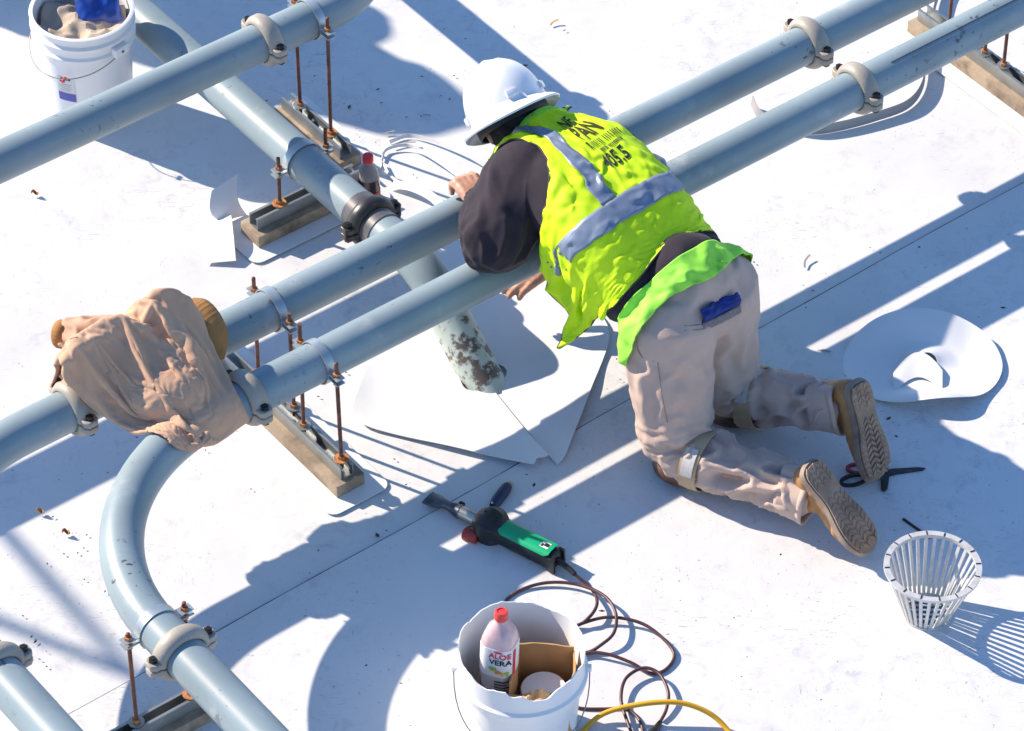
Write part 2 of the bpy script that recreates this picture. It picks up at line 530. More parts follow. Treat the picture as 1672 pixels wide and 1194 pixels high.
# lower of the two parallel runs
k2 = cross(P2a, D12, P4a, D4)
R2 = 0.55
base = Vector((P2a.x, P2a.y, 0))
run2 = thing('pipe_run', 'grey blue plastic pipe run under the elbow of the worker, bending down beside the jacket', 'pipe', base)
ar2 = arc(k2, -D12, D4, R2)
cA = on(P2a, D12, 404, Z1); cB = on(P2a, D12, 1400, Z1); cC = on(P4a, D4, 296, Z1)
far2 = on(P2a, D12, 1900, Z1)
pipe_part(run2, [far2, cB + D12 * 0.002])
pipe_part(run2, [cB - D12 * 0.002, cA + D12 * 0.002])
pipe_part(run2, [cA - D12 * 0.002] + ar2 + [cC - D4 * 0.002], 'bend')
pipe_part(run2, [cC + D4 * 0.002, cC + D4 * 1.9])
for c, d in ((cA, D12), (cB, D12), (cC, D4)): coupling(run2, c, d)

# thin printed line along the upper right length
cv = Vector((0, -.73, .68)); cv = (cv - D12 * cv.dot(D12)).normalized(); ce2 = D12.cross(cv).normalized(); ce2 = ce2 if ce2.z > 0 else -ce2
ld = (cv * math.cos(R(21)) + ce2 * math.sin(R(21))) * (PR + .0004)
MB().tube([on(P2a, D12, 1446, Z1) + ld, on(P2a, D12, 1530, Z1) + ld, on(P2a, D12, 1690, Z1) + ld], .0011, 6).build('print_line', M_bolt, run2)
# upper of the two parallel runs
k1 = cross(P1a, D12, P6a, D4)
run1 = thing('pipe_run', 'grey blue plastic pipe run under the hand of the kneeling worker, running beneath the jacket', 'pipe', Vector((P1a.x, P1a.y, 0)))
ar1 = arc(k1, -D12, D4, 0.50)
dA = on(P1a, D12, 120, Z1); dB = on(P1a, D12, 1320, Z1); dC = on(P6a, D4, -6, Z1)
pipe_part(run1, [on(P1a, D12, 1900, Z1), dB + D12 * 0.002])
pipe_part(run1, [dB - D12 * 0.002, dA + D12 * 0.002])
pipe_part(run1, [dA - D12 * 0.002] + ar1 + [dC - D4 * 0.002], 'bend')
pipe_part(run1, [dC + D4 * 0.002, dC + D4 * 1.9])
for c, d in ((dA, D12), (dB, D12), (dC, D4)): coupling(run1, c, d)

# third run, in front of the white bucket, turning away up the roof
run0 = thing('pipe_run', 'grey blue plastic pipe run passing in front of the tall white bucket', 'pipe', Vector((P0a.x, P0a.y, 0)))
e0 = on(P0a, D12, 432, Z0)
b0 = on(P0a, D12, 532, Z0)
RB0 = 0.30
k0 = b0 + D12 * RB0
ar0 = arc(k0, D12, -D4, RB0)
pipe_part(run0, [P0a - D12 * 2.6, e0 - D12 * 0.002])
f0 = ar0[-1] - D4 * 0.10
pipe_part(run0, [e0 + D12 * 0.002] + ar0 + [f0 + D4 * 0.002], 'bend')
pipe_part(run0, [f0 - D4 * 0.002, f0 - D4 * 3.0])
coupling(run0, e0, D12)
coupling(run0, f0, D4)

# drain leader: comes down across the roof, black coupling, then drops through the membrane
P5a, P5b = at(300, 90, Z5), at(560, 320, Z5)
D5 = (P5b - P5a).normalized()
run5 = thing('drain_pipe', 'grey drain pipe with black coupling dropping through the white roof membrane', 'pipe', Vector((P5b.x, P5b.y, 0)))
g5 = on(P5a, D5, 606, Z5)
foot = at(787, 618, 0)
pipe_part(run5, [P5a - D5 * 1.6, g5 - D5 * 0.003])
h5 = on(P5a, D5, 664, Z5)
pth = [g5 + D5 * 0.003, h5]
dn = (foot - on(P5a, D5, 690, Z5)).normalized()
pk = on(P5a, D5, 690, Z5)
for i in range(1, 8):
    t = i / 8
    pth.append(h5.lerp(pk, t).lerp(pk.lerp(pk + dn * 0.07, t), t))
pth += [pk + dn * 0.07, pk + dn * 0.12]
pipe_part(run5, pth, 'elbow')
pipe_part(run5, [pk + dn * 0.12, foot + dn * 0.15], 'drop_pipe', M_drain, PR + 0.0015)
coupling(run5, g5, D5, M_black_coup)
mb = MB()
for s in (-1, 1):
    p = g5 + D5 * (0.041 * s); mb.tube([p - D5 * 0.022, p + D5 * 0.022], PR + 0.003, 40)
mb.build('gasket', mat('grey_black_gasket', (0.10, 0.095, 0.10), 0.4, var=0.4, var_scale=25), run5)

# ------------------------------------------------------------------ pipe supports
def hexnut(mb, p, h=0.009, r=0.0105, ax=ZUP):
    mb.tube([p, p + Vector(ax) * h], r, 6)

def pipe_support(label, straps, axis, run_axis, lo, hi, pad=True, skew=(0, 0)):
    """board with steel channel, threaded rods and a band clamp for every pipe; straps: list of (centre, z)"""
    c0 = straps[0][0]; n = Vector(axis).normalized(); a = Vector(run_axis).normalized()
    root = thing('pipe_support', label, 'pipe support', Vector((c0.x, c0.y, 0)), 'pipe supports on the roof')
    g = Vector((c0.x, c0.y, 0))
    A, B = g + n * lo, g + n * hi
    mid = (A + B) / 2; ln = (B - A).length
    M = Matrix((n, a, ZUP)).transposed().to_4x4()
    if pad:
        pm = MB(); w = 0.10; pts = []
        for (x, y) in ((ln / 2 + .05, w), (-ln / 2 - .05, w), (-ln / 2 - .05, -w), (ln / 2 + .05, -w)):
            for i in range(5):
                t = math.atan2(y, x); bx, by = x - math.copysign(.03, x), y - math.copysign(.03, y)
                q = {(1, 1): 0, (-1, 1): 90, (-1, -1): 180, (1, -1): 270}[(int(math.copysign(1, x)), int(math.copysign(1, y)))]
                an = R(q + 90 * i / 4)
                pts.append((bx + .03 * math.cos(an), by + .03 * math.sin(an)))
        pm.prism(pts, 0.0052, 0.0072, M, mid)
        pm.build('membrane_pad', M_scrap, root, smooth=False)
    MB().box(mid + Vector((0, 0, 0.028)), (ln, 0.092, 0.040), M, 0.002).build('board', M_wood, root, angle=25)
    # channel: U section, open side up
    w, h, t, lip = 0.0206, 0.041, 0.0032, 0.008
    z = 0.0485
    sec = [(-w, 0), (w, 0), (w, h), (w - lip, h), (w - lip, h - t), (w - t, h - t), (w - t, t), (-w + t, t), (-w + t, h - t), (-w + lip, h - t), (-w + lip, h), (-w, h)]
    cm = MB(); vs = []; L2 = ln - 0.03
    for s in (-1, 1):
        for (y, zz) in sec: vs.append(mid + n * (s * L2 / 2) + a * y + ZUP * (z + zz))
    q = len(sec); fs = [(j, (j + 1) % q, q + (j + 1) % q, q + j) for j in range(q)]
    fs += [tuple(range(q)), tuple(range(q, 2 * q))]
    cm.add(vs, fs); cm.build('channel', M_strut, root, smooth=False)
    ztop = z + h
    for i, (c, zc, ups) in enumerate(straps):
        pc = Vector((c.x, c.y, zc))
        # band round the pipe with two flat ears
        bm_ = MB(); k = 44
        def band(u_, v_):
            t_ = 2 * math.pi * u_
            return pc + a * ((v_ - .5) * 0.026) + (n * math.cos(t_) + ZUP * math.sin(t_)) * (PR + 0.0035)
        bm_.grid(k, 2, band, thick=0.003, wrap_u=True)
        for e in (1, -1):
            for s in (1, -1):
                bm_.box(pc + n * (e * (PR + 0.024)) + ZUP * (s * 0.0085), (0.044, 0.026, 0.003), M)
        bm_.build('band_clamp', M_band, root, angle=30)
        for e, up_ in zip((1, -1), ups):
            rp = pc + n * (e * (PR + 0.026))
            lean = Vector((random.uniform(-1, 1), random.uniform(-1, 1), 0)) * 0.004
            rm = MB()
            # threaded: rings of alternating radius
            zb, zt = 0.06, zc + up_
            kk = int((zt - zb) / 0.0022); path, rr = [], []
            for j in range(kk + 1):
                f = j / kk; zz = zb + (zt - zb) * f
                path.append(Vector((rp.x, rp.y, zz)) + lean * (1 - f)); rr.append(0.0052 if j % 2 else 0.0061)
            rm.tube(path, rr, 8)
            rd = rm.build('threaded_rod', M_rod, root, angle=80)
            wm = MB(); p = Vector((rp.x, rp.y, ztop)) + lean
            wm.lathe([(0.006, 0), (0.021, 0), (0.021, 0.003), (0.006, 0.003)], 24, None, p + ZUP * 0.0006, closed=True)
            wm.build('washer', M_rust if (i + (e > 0)) % 2 else M_strut, root, angle=30)
            for np_ in (p + ZUP * 0.004, Vector((rp.x, rp.y, zc + 0.0102)), Vector((rp.x, rp.y, zc - 0.0195))):
                nm = MB(); hexnut(nm, np_); nm.build('nut', M_rust, root, angle=30)
    return root

pipe_support('pipe support on a pale board holding both parallel pipes beside the tan jacket',
             [(on(P2a, D12, 520, Z1), Z1, (0.055, 0.075)), (on(P1a, D12, 444, Z1), Z1, (0.045, 0.055))], N12, D12, -0.50, 0.130)
s4 = on(P2a, D12, 1684, Z1)
pipe_support('pipe support on a pale board holding both parallel pipes beyond the looped membrane strip',
             [(s4, Z1, (0.05, 0.06)), (cross(s4, N12, P1a, D12), Z1, (0.05, 0.06))], N12, D12, -0.46, 0.30)
pipe_support('pipe support with long rods under the pipe run by the tall white bucket',
             [(on(P0a, D12, 508, Z0), Z0, (0.055, 0.06))], N12, D12, -0.165, 0.165)
pipe_support('pipe support with one orange washer on a short board under the drain pipe',
             [(on(P5a, D5, 494, Z5), Z5, (0.05, 0.075))], -D12, D5, -0.20, 0.195)
pipe_support('pipe support under the bent pipe next to its lower pale coupling',
             [(on(P4a, D4, 256, Z1), Z1, (0.035, 0.03))], D12, D4, -0.23, 0.20)
# ------------------------------------------------------------------ five-gallon bucket with its rim cut off, tools inside
def bucket(label, c, h, r_top, r_bot, jag, sub):
    root = thing('bucket', label, 'bucket', c)
    root_lip = []
    mb = MB(); n = 96; t = 0.0028
    def rad(z): return r_bot + (r_top - r_bot) * z / h
    hz = h
    prof = [(r_bot - 0.006, 0.0), (r_bot, 0.006)]
    prof += [(rad(z), z) for z in np.linspace(0.03, h - 0.105, 6)]
    b = h - 0.10
    if jag:
        prof += [(rad(b), b), (rad(b) + 0.013, b + 0.004), (rad(b) + 0.0145, b + 0.010), (rad(b + .02) + 0.0145, b + 0.026), (rad(b + .03) + 0.006, b + 0.032), (rad(b + .04) + 0.004, b + 0.05), (rad(h), h - 0.03), (rad(h), h)]
    else:
        prof += [(rad(b), b), (rad(b) + 0.011, b + 0.003), (rad(b) + 0.0125, b + 0.02), (rad(b + .03) + 0.003, b + 0.026), (rad(b + .035) + 0.003, b + 0.048), (rad(b + .04) + 0.0105, b + 0.052), (rad(b + .05) + 0.012, b + 0.062),
                 (rad(b + .05) + 0.003, b + 0.068), (rad(b + .07) + 0.003, h - 0.012), (rad(h) + 0.008, h - 0.009), (rad(h) + 0.009, h - 0.002), (rad(h) + 0.004, h)]
    inner = [(rad(h) - t, h), (rad(h * .5) - t, h * .5), (r_bot - t, 0.012), (0.0, 0.011)]
    def cut(p, a, r, z):
        if jag and z > h - 0.001:
            ang = math.degrees(a) % 360
            d = 0.004 * nz((math.cos(a) * 6, math.sin(a) * 6, 0), 1, 3) + 0.003 * nz((math.cos(a) * 25, math.sin(a) * 25, 1), 1, 5)
            for (a0, w, dep) in ((285, 16, 0.030), (262, 7, 0.016), (305, 20, 0.010), (62, 16, 0.010), (165, 18, -0.016), (120, 26, -0.010), (232, 12, 0.010), (345, 9, 0.012)):
                dd = (ang - a0 + 180) % 360 - 180
                if abs(dd) < w: d -= dep * (1 - abs(dd) / w) ** 0.5
            p = Vector((p.x, p.y, p.z + d))
        return p
    mb.lathe([(0.0, 0.0)] + prof + inner, n, None, c, fn=cut)
    mb.build('shell', M_bucket, root, angle=42)
    return root

bc = at(852, 1057, 0.345); bc = Vector((bc.x, bc.y, 0.0078))
bk = bucket('white plastic bucket with a torn rim holding a drink bottle and cardboard', bc, 0.335, 0.158, 0.134, True, None)
# wire bail hanging at the front
bp = []
for i in range(25):
    t = math.pi * i / 24
    bp.append(bc + Vector((-0.170 * math.cos(t), -0.172 * math.sin(t) ** 0.8, 0.262 - 0.135 * math.sin(t) ** 0.75)))
MB().tube(bp, 0.0016, 8).build('bail_handle', M_wire, bk)
for s in (-1, 1):
    MB().cyl(bc + Vector((s * 0.150, 0, 0.262)), bc + Vector((s * 0.174, 0, 0.262)), 0.010, 16).build('handle_lug', M_bucket, bk)

# cardboard divider box standing in the bucket
cx = thing('cardboard_box', 'open brown cardboard box standing inside the torn bucket', 'box', bc + Vector((0.02, 0.005, 0.03)))
ca = R(-8); Mx = Matrix.Rotation(ca, 4, 'Z'); cc = bc + Vector((0.028, 0.0, 0))
def panel(x0, y0, x1, y1, z0, z1, name='panel', bend=0.004):
    a = Vector((x0, y0, 0)); b = Vector((x1, y1, 0)); d = (b - a); nn = Vector((-d.y, d.x, 0)).normalized()
    def fn(u, v):
        p = a + d * u + nn * (bend * math.sin(math.pi * u) + 0.002 * math.sin(9 * u + 4 * v))
        ztop = z1 + 0.004 * nz((u * 5, z1 * 30, x0 * 20))
        return Mx @ Vector((p.x, p.y, z0 + (ztop - z0) * v)) + cc
    MB().grid(14, 6, fn, thick=0.004).build(name, M_card, cx, angle=40)
panel(-0.045, 0.055, 0.095, 0.062, 0.015, 0.285)
panel(0.095, 0.060, 0.100, -0.070, 0.015, 0.275)
panel(-0.045, 0.056, -0.050, -0.075, 0.015, 0.283)
panel(-0.050, -0.078, 0.060, -0.088, 0.015, 0.240)
panel(-0.125, 0.050, -0.052, 0.060, 0.015, 0.260)
panel(-0.128, 0.050, -0.132, -0.040, 0.015, 0.262)
# crumpled brown paper at the front lip
def crump(u, v):
    p = Vector(((u - .5) * 0.075, (v - .5) * 0.05, 0))
    return cc + Vector((0.012, -0.105, 0.262)) + p + Vector((0, 0, 0.016 * nz(p, 45, 2) + 0.010 * nz(p, 90, 4)))
o = MB().grid(16, 12, crump, thick=0.0015).build('crumpled_paper', mat('kraft_paper', (0.50, 0.33, 0.17), 0.85, var=0.15), None, angle=20)
tag(o, 'crumpled scrap of brown paper tucked in the torn bucket lip', 'paper')
# white roll standing in the box
rc = cc + Mx @ Vector((0.030, -0.020, 0)); rc.z = 0.022
o = MB().lathe([(0.0, 0.0), (0.056, 0.0), (0.058, 0.002), (0.058, 0.196), (0.056, 0.199), (0.0, 0.1995)], 48, None, rc).build('roll', M_paper)
tag(o, 'white round roll end standing in the cardboard inside the bucket', 'roll')

# drink bottle with printed label
bb = cc + Mx @ Vector((-0.086, -0.022, 0)); bb.z = 0.185
tilt = Matrix.Rotation(R(2), 4, 'Y') @ Matrix.Rotation(R(-4), 4, 'X')
bt = thing('drink_bottle', 'clear plastic drink bottle with red cap and white printed label in the torn bucket', 'bottle', bb)
M_pet = mat('clear_bottle', (0.66, 0.58, 0.56), 0.15, trans=0.2, var=0.05, spec=0.6)
M_pinkish = mat('pink_bottle_shoulder', (0.74, 0.50, 0.50), 0.2, trans=0.2, var=0.15, var_scale=30)
def sq(k):
    def f(p, a, r, z):
        if z > 0.225: return p
        s = 1 / max(abs(math.cos(a + .35)), abs(math.sin(a + .35))); s = 1 + (min(s, 1.16) - 1) * 0.75
        return Vector((p.x * s, p.y * s, p.z))
    return f
MB().lathe([(0.0, 0.0), (0.036, 0.0), (0.042, 0.006), (0.043, 0.03), (0.041, 0.05), (0.043, 0.07), (0.0435, 0.10)], 40, tilt, bb, fn=sq(1)).build('base', M_pet, bt, angle=60)
MB().lathe([(0.0435, 0.185), (0.042, 0.20), (0.036, 0.218), (0.026, 0.235), (0.017, 0.247), (0.0145, 0.252), (0.0145, 0.262)], 40, tilt, bb, fn=sq(1)).build('shoulder', M_pinkish, bt, angle=60)
MB().lathe([(0.0442, 0.098), (0.0446, 0.10), (0.0446, 0.186), (0.0442, 0.188)], 40, tilt, bb, fn=sq(1)).build('label', M_paper, bt, angle=60)
cm = MB()
cm.lathe([(0.0, 0.0), (0.0165, 0.0), (0.0172, 0.003), (0.0172, 0.021), (0.0150, 0.025), (0.011, 0.0255), (0.0105, 0.0235), (0.0, 0.0235)], 36, tilt, bb + tilt @ Vector((0, 0, 0.256)),
         fn=lambda p, a, r, z: Vector((p.x * (1 + 0.02 * math.cos(18 * a)), p.y * (1 + 0.02 * math.cos(18 * a)), p.z)) if 0.002 < z < 0.022 else p)
cm.build('cap', mat('coral_cap', (0.78, 0.055, 0.05), 0.35), bt, angle=50)
def on_label(ang0, z0, rr=0.0462):
    def f(x, y):
        a = ang0 + x / rr
        s = 1 / max(abs(math.cos(a + .35)), abs(math.sin(a + .35))); s = 1 + (min(s, 1.16) - 1) * 0.75
        return bb + tilt @ Vector((rr * s * math.cos(a), rr * s * math.sin(a), z0 + y))
    return f
FR = R(-88)
M_redink = mat('red_ink', (0.68, 0.02, 0.05), 0.6); M_blackink = mat('black_ink', (0.02, 0.02, 0.02), 0.6)
M_greenink = mat('green_ink', (0.30, 0.48, 0.08), 0.6); M_orangeink = mat('orange_ink', (0.78, 0.26, 0.03), 0.6); M_yellowink = mat('yellow_ink', (0.72, 0.55, 0.08), 0.6)
link('lettering', text_mesh('ALOE', 0.0225, on_label(FR - .05, 0.1685), bold=True), M_redink, bt, smooth=False)
link('lettering', text_mesh('VERA', 0.0235, on_label(FR - .02, 0.1475), bold=True), M_blackink, bt, smooth=False)
def blob(ang, z0, w, h, m, name='print_mark', n=20, wob=0.15):
    f = on_label(ang, z0, 0.0466); pts = [f(0, 0)]
    for i in range(n):
        a = 2 * math.pi * i / n; k = 1 + wob * math.sin(3 * a + z0 * 500)
        pts.append(f(w * k * math.cos(a), h * k * math.sin(a)))
    me = MB(); me.add(pts, [(0, i + 1, (i + 1) % n + 1) for i in range(n)]); me.build(name, m, bt, smooth=False)
blob(FR - .15, 0.1825, 0.011, 0.0030, M_redink, wob=0)
blob(FR - .42, 0.126, 0.010, 0.007, M_greenink); blob(FR - .12, 0.117, 0.009, 0.006, M_orangeink); blob(FR + .12, 0.112, 0.006, 0.005, M_yellowink)
blob(FR + .36, 0.113, 0.005, 0.007, M_greenink)
sm = MB()
f = on_label(FR + .82, 0.14, 0.0464)
sm.grid(6, 10, lambda u, v: f(-0.005 + 0.011 * u, -0.042 + 0.084 * v)); sm.build('label_stripe', M_redink, bt)
# small print on the back of the clear base: dark lines
for i in range(5):
    f = on_label(FR + .1, 0.045 + 0.009 * i, 0.0452)
    MB().grid(8, 2, lambda u, v: f(-0.018 + (0.036 - 0.006 * (i % 2)) * u, 0.0045 * v)).build('print_mark', M_blackink, bt, smooth=False)

# ------------------------------------------------------------------ tall white bucket behind the pipe run
tb = at(133, 14, 0.372); tb = Vector((tb.x, tb.y, 0.0))
tk = bucket('tall white plastic bucket with blue packet inside and small blue banded label', tb, 0.372, 0.147, 0.128, False, None)
hb = []
for i in range(29):
    t = math.pi * i / 28
    q = Vector((-0.163 * math.cos(t), -0.165 * math.sin(t), 0.300 - 0.075 * math.sin(t) ** 0.9))
    q = Matrix.Rotation(R(-42), 4, 'Z') @ q
    hb.append(tb + q)
MB().tube(hb, 0.0016, 8).build('bail_handle', M_wire, tk)
for s in (-1, 1):
    d = Matrix.Rotation(R(-42), 4, 'Z') @ Vector((s, 0, 0))
    Mq = Matrix((Vector((-d.y, d.x, 0)), d, ZUP)).transposed().to_4x4()
    MB().box(tb + d * 0.157 + ZUP * 0.300, (0.052, 0.022, 0.030), Mq, 0.003).build('handle_lug', M_bucket, tk)
    MB().cyl(tb + d * 0.160 + ZUP * 0.300, tb + d * 0.171 + ZUP * 0.300, 0.004, 10).build('handle_end', M_wire, tk)
d = Matrix.Rotation(R(-108), 4, 'Z') @ Vector((1, 0, 0))
MB().cyl(tb + d * 0.153 + ZUP * 0.228, tb + d * 0.172 + ZUP * 0.227, 0.0045, 12).build('handle_grip', M_red_cap, tk)
# label: white sheet, blue band, black lettering
def on_b(ang0, z0, off=0.0012):
    def f(x, y):
        z = z0 + y; r = 0.128 + 0.019 * z / 0.372 + off
        a = ang0 + x / r
        return tb + Vector((r * math.cos(a), r * math.sin(a), z))
    return f
LA = R(-111)
f = on_b(LA, 0.165)
MB().grid(10, 6, lambda u, v: f(-0.028 + 0.056 * u, -0.040 + 0.09 * v)).build('label', mat('sticker', (0.66, 0.65, 0.66), 0.5), tk)
f2 = on_b(LA, 0.165, 0.0022)
MB().grid(10, 4, lambda u, v: f2(-0.028 + 0.056 * u, -0.040 + 0.030 * v)).build('label_band', mat('blue_band', (0.10, 0.10, 0.42), 0.5), tk)
for i, (x0, w, z) in enumerate(((-.018, .010, .206), (-.005, .009, .206), (.006, .008, .206), (-.022, .018, .197))):
    f4 = on_b(LA + .02, z, 0.002)
    MB().grid(4, 2, lambda u, v: f4(x0 + w * u, .0075 * v * (1 if i < 3 else .6))).build('label_mark', M_blackink, tk, smooth=False)
for i in range(4):
    f3 = on_b(LA + (.04 if i % 2 else 0), 0.165 + 0.008 * i, 0.002)
    MB().grid(6, 2, lambda u, v: f3(-0.020 + 0.034 * u, 0.0015 * v)).build('label_line', M_scrap_back, tk, smooth=False)
# contents
def crump2(u, v):
    p = Vector(((u - .5) * 0.25, (v - .5) * 0.25, 0)); k = min(1.0, 0.132 / max(p.length, 1e-6)); p = p * k
    return tb + p + Vector((0, 0, 0.325 + 0.03 * nz(p, 14, 8) + 0.02 * nz(p, 30, 9)))
o = MB().grid(30, 30, crump2, thick=0.002).build('paper_sack', mat('tan_sack', (0.42, 0.34, 0.26), 0.85, var=0.12), None, angle=25)
tag(o, 'crumpled tan sack filling the tall white bucket', 'sack')
M_bluebag = mat('blue_packet', (0.015, 0.06, 0.34), 0.3, var=0.35, var_scale=20)
def packet(u, v):
    p = Vector(((u - .5) * 0.13, (v - .5) * 0.075, 0)); e = (1 - (2 * u - 1) ** 4) * (1 - (2 * v - 1) ** 4)
    q = Matrix.Rotation(R(12), 4, 'Z') @ p
    return tb + Vector((0.045, 0.030, 0.345)) + q + Vector((0, 0, 0.022 * e + 0.010 * nz(p, 40, 3) * e + 0.06 * (v - .5)))
o = MB().grid(26, 20, packet, thick=0.012).build('packet', M_bluebag, None, angle=30)
tag(o, 'shiny blue packet lying on the sack in the tall white bucket', 'packet')

# ------------------------------------------------------------------ slatted strainer basket
sc_ = at(1513, 1000, 0.006); sc_ = Vector((sc_.x, sc_.y, 0.0055))
stn = thing('strainer_basket', 'grey slatted round strainer basket standing on the white roof', 'basket', sc_)
HB, RT, RBt, NS = 0.172, 0.119, 0.064, 32
lean = Vector((0.004, 0.003, 0))
rim = MB()
rim.lathe([(RT - 0.007, HB - 0.010), (RT + 0.006, HB - 0.010), (RT + 0.0085, HB - 0.006), (RT + 0.0085, HB + 0.001), (RT - 0.007, HB + 0.001)], 72, None, sc_ + lean, closed=True)
rim.build('rim', M_grey_white, stn, angle=35)
MB().lathe([(RBt - 0.012, 0.001), (RBt + 0.004, 0.001), (RBt + 0.004, 0.007), (RBt - 0.012, 0.007)], 48, None, sc_, closed=True).build('base_ring', M_grey_white, stn, angle=35)
MB().lathe([(0.0, 0.002), (RBt - 0.0135, 0.002), (RBt - 0.0135, 0.0045), (0.0, 0.0045)], 40, None, sc_).build('base_plate', mat('blue_grey_plate', (0.10, 0.15, 0.22), 0.4, var=0.3, var_scale=40), stn, angle=35)
for i in range(NS):
    a = 2 * math.pi * (i + .3) / NS
    rd = Vector((math.cos(a), math.sin(a), 0)); tg = Vector((-rd.y, rd.x, 0))
    p0 = sc_ + rd * (RBt - 0.001) + ZUP * 0.0075; p1 = sc_ + lean + rd * (RT - 0.001) + ZUP * (HB - 0.0105)
    ax = (p1 - p0).normalized(); M = Matrix((tg, ax.cross(tg), ax)).transposed().to_4x4()
    MB().box((p0 + p1) / 2, (0.0085, 0.0040, (p1 - p0).length), M).build('slat', M_grey_white, stn, smooth=False)
    if i % 2 == 0:
        M2 = Matrix((tg, rd, ZUP)).transposed().to_4x4()
        MB().box(sc_ + lean + rd * RT + ZUP * (HB + 0.0022), (0.0022, 0.0135, 0.0016), M2).build('rim_clip', M_bolt, stn, smooth=False)
for i in range(5):
    MB().box(sc_ + Vector((0.0, -0.034 + 0.017 * i, 0.0085)), (0.088 - 0.012 * abs(i - 2), 0.006, 0.004), None).build('cross_bar', mat('blue_bar', (0.25, 0.36, 0.46), 0.4) if i == 0 else MATS['blue_bar'], stn, smooth=False)

# ------------------------------------------------------------------ hot-air welding gun
ga, gb = at(698, 809, 0.028), at(918, 919, 0.038)
gx = (gb - ga).normalized(); GL = (gb - ga).length
gy = ZUP.cross(gx).normalized(); gz_ = gx.cross(gy)
GM = Matrix((gx, gy, gz_)).transposed().to_4x4()
gun = thing('hot_air_gun', 'green and black hot air welding gun with metal nozzle lying on the roof', 'heat gun', Vector((ga.x, ga.y, 0)))
def G(x, y, z): return ga + gx * x + gy * y + gz_ * z
def sections(secs, n=28, pw=2.0):
    """loft of superellipse sections (x, half width, half height, z offset)"""
    vs, fs = [], []
    for (x, w, h, z) in secs:
        for j in range(n):
            t = 2 * math.pi * j / n; c, s = math.cos(t), math.sin(t)
            vs.append(G(x, math.copysign(abs(c) ** (2 / pw), c) * w, z + math.copysign(abs(s) ** (2 / pw), s) * h))
    for i in range(len(secs) - 1):
        for j in range(n): fs.append((i * n + j, i * n + (j + 1) % n, (i + 1) * n + (j + 1) % n, (i + 1) * n + j))
    fs += [tuple(range(n)), tuple((len(secs) - 1) * n + j for j in range(n))]
    m_ = MB(); m_.add(vs, fs); return m_
M_nozzle = mat('heat_blued_steel', (0.09, 0.095, 0.115), 0.4, metal=0.6, var=0.35, var_scale=40)
sections([(0.0, 0.026, 0.006, -0.008), (0.035, 0.024, 0.008, -0.006), (0.055, 0.014, 0.011, 0), (0.07, 0.012, 0.012, 0), (0.10, 0.018, 0.018, 0), (0.112, 0.0195, 0.0195, 0)], pw=2.3).build('nozzle', M_nozzle, gun)
MB().box(G(0.100, 0.021, 0.006), (0.016, 0.010, 0.012), GM, 0.002).build('nozzle_clamp', M_bolt, gun)
sections([(0.108, 0.0165, 0.0165, 0), (0.109, 0.0185, 0.0185, 0), (0.185, 0.0185, 0.0185, 0)]).build('barrel', M_steel, gun)
bulb = []
for i in range(13):
    t = i / 12; x = 0.172 + 0.085 * t
    w = 0.053 * math.sin(math.pi * (0.16 + 0.70 * t)) ** 0.6
    bulb.append((x, w, w * 0.96, 0.004))
sections(bulb, 10, 2.4).build('motor_housing', M_black, gun, angle=28)
for k in range(7):
    t = R(20 + 23 * k); MB().box(G(0.214, 0.0455 * math.cos(t), 0.004 + 0.0437 * math.sin(t)), (0.045, 0.005, 0.008), GM, 0.001).build('housing_rib', M_black, gun)
sections([(0.245, 0.024, 0.026, 0.003), (0.25, 0.030, 0.030, 0.003), (0.30, 0.030, 0.029, 0.002), (0.40, 0.0295, 0.0275, 0), (0.425, 0.028, 0.026, 0), (0.430, 0.022, 0.020, 0)], pw=3).build('handle_shell', M_black, gun)
def top(u, v):
    x = 0.252 + 0.165 * u; t = R(35 + 110 * v)
    e = 1 - 0.35 * max(0, abs(2 * u - 1) - 0.86) / 0.14
    w = 0.030 + 0.0016; h = 0.0295 + 0.0022
    tt = math.pi / 2 + (t - math.pi / 2) * e
    c, s = math.cos(tt), math.sin(tt)
    return G(x, math.copysign(abs(c) ** 0.667, c) * w, 0.0015 + abs(s) ** 0.667 * h)
MB().grid(26, 16, top, thick=0.002).build('grip_cover', M_green, gun)
MB().box(G(0.392, 0, 0.0345), (0.026, 0.022, 0.002), GM).build('switch_plate', M_paper, gun, smooth=False)
MB().box(G(0.396, 0.001, 0.0362), (0.012, 0.011, 0.002), GM).build('switch', M_black, gun, smooth=False)
MB().box(G(0.384, -0.004, 0.0360), (0.006, 0.010, 0.0014), GM).build('switch_mark', M_blackink, gun, smooth=False)
for s in (-1, 1): MB().box(G(0.428, s * 0.024, -0.002), (0.020, 0.008, 0.050), GM, 0.002).build('end_foot', M_black, gun)
mbx = MB()
pth = [G(0.43, 0.0, 0.0), G(0.45, -0.002, -0.002), G(0.475, -0.004, -0.006), G(0.492, -0.008, -0.010)]
mbx.tube(pth, [0.0095, 0.009, 0.008, 0.0075], 14); mbx.build('cord_sleeve', M_black, gun)

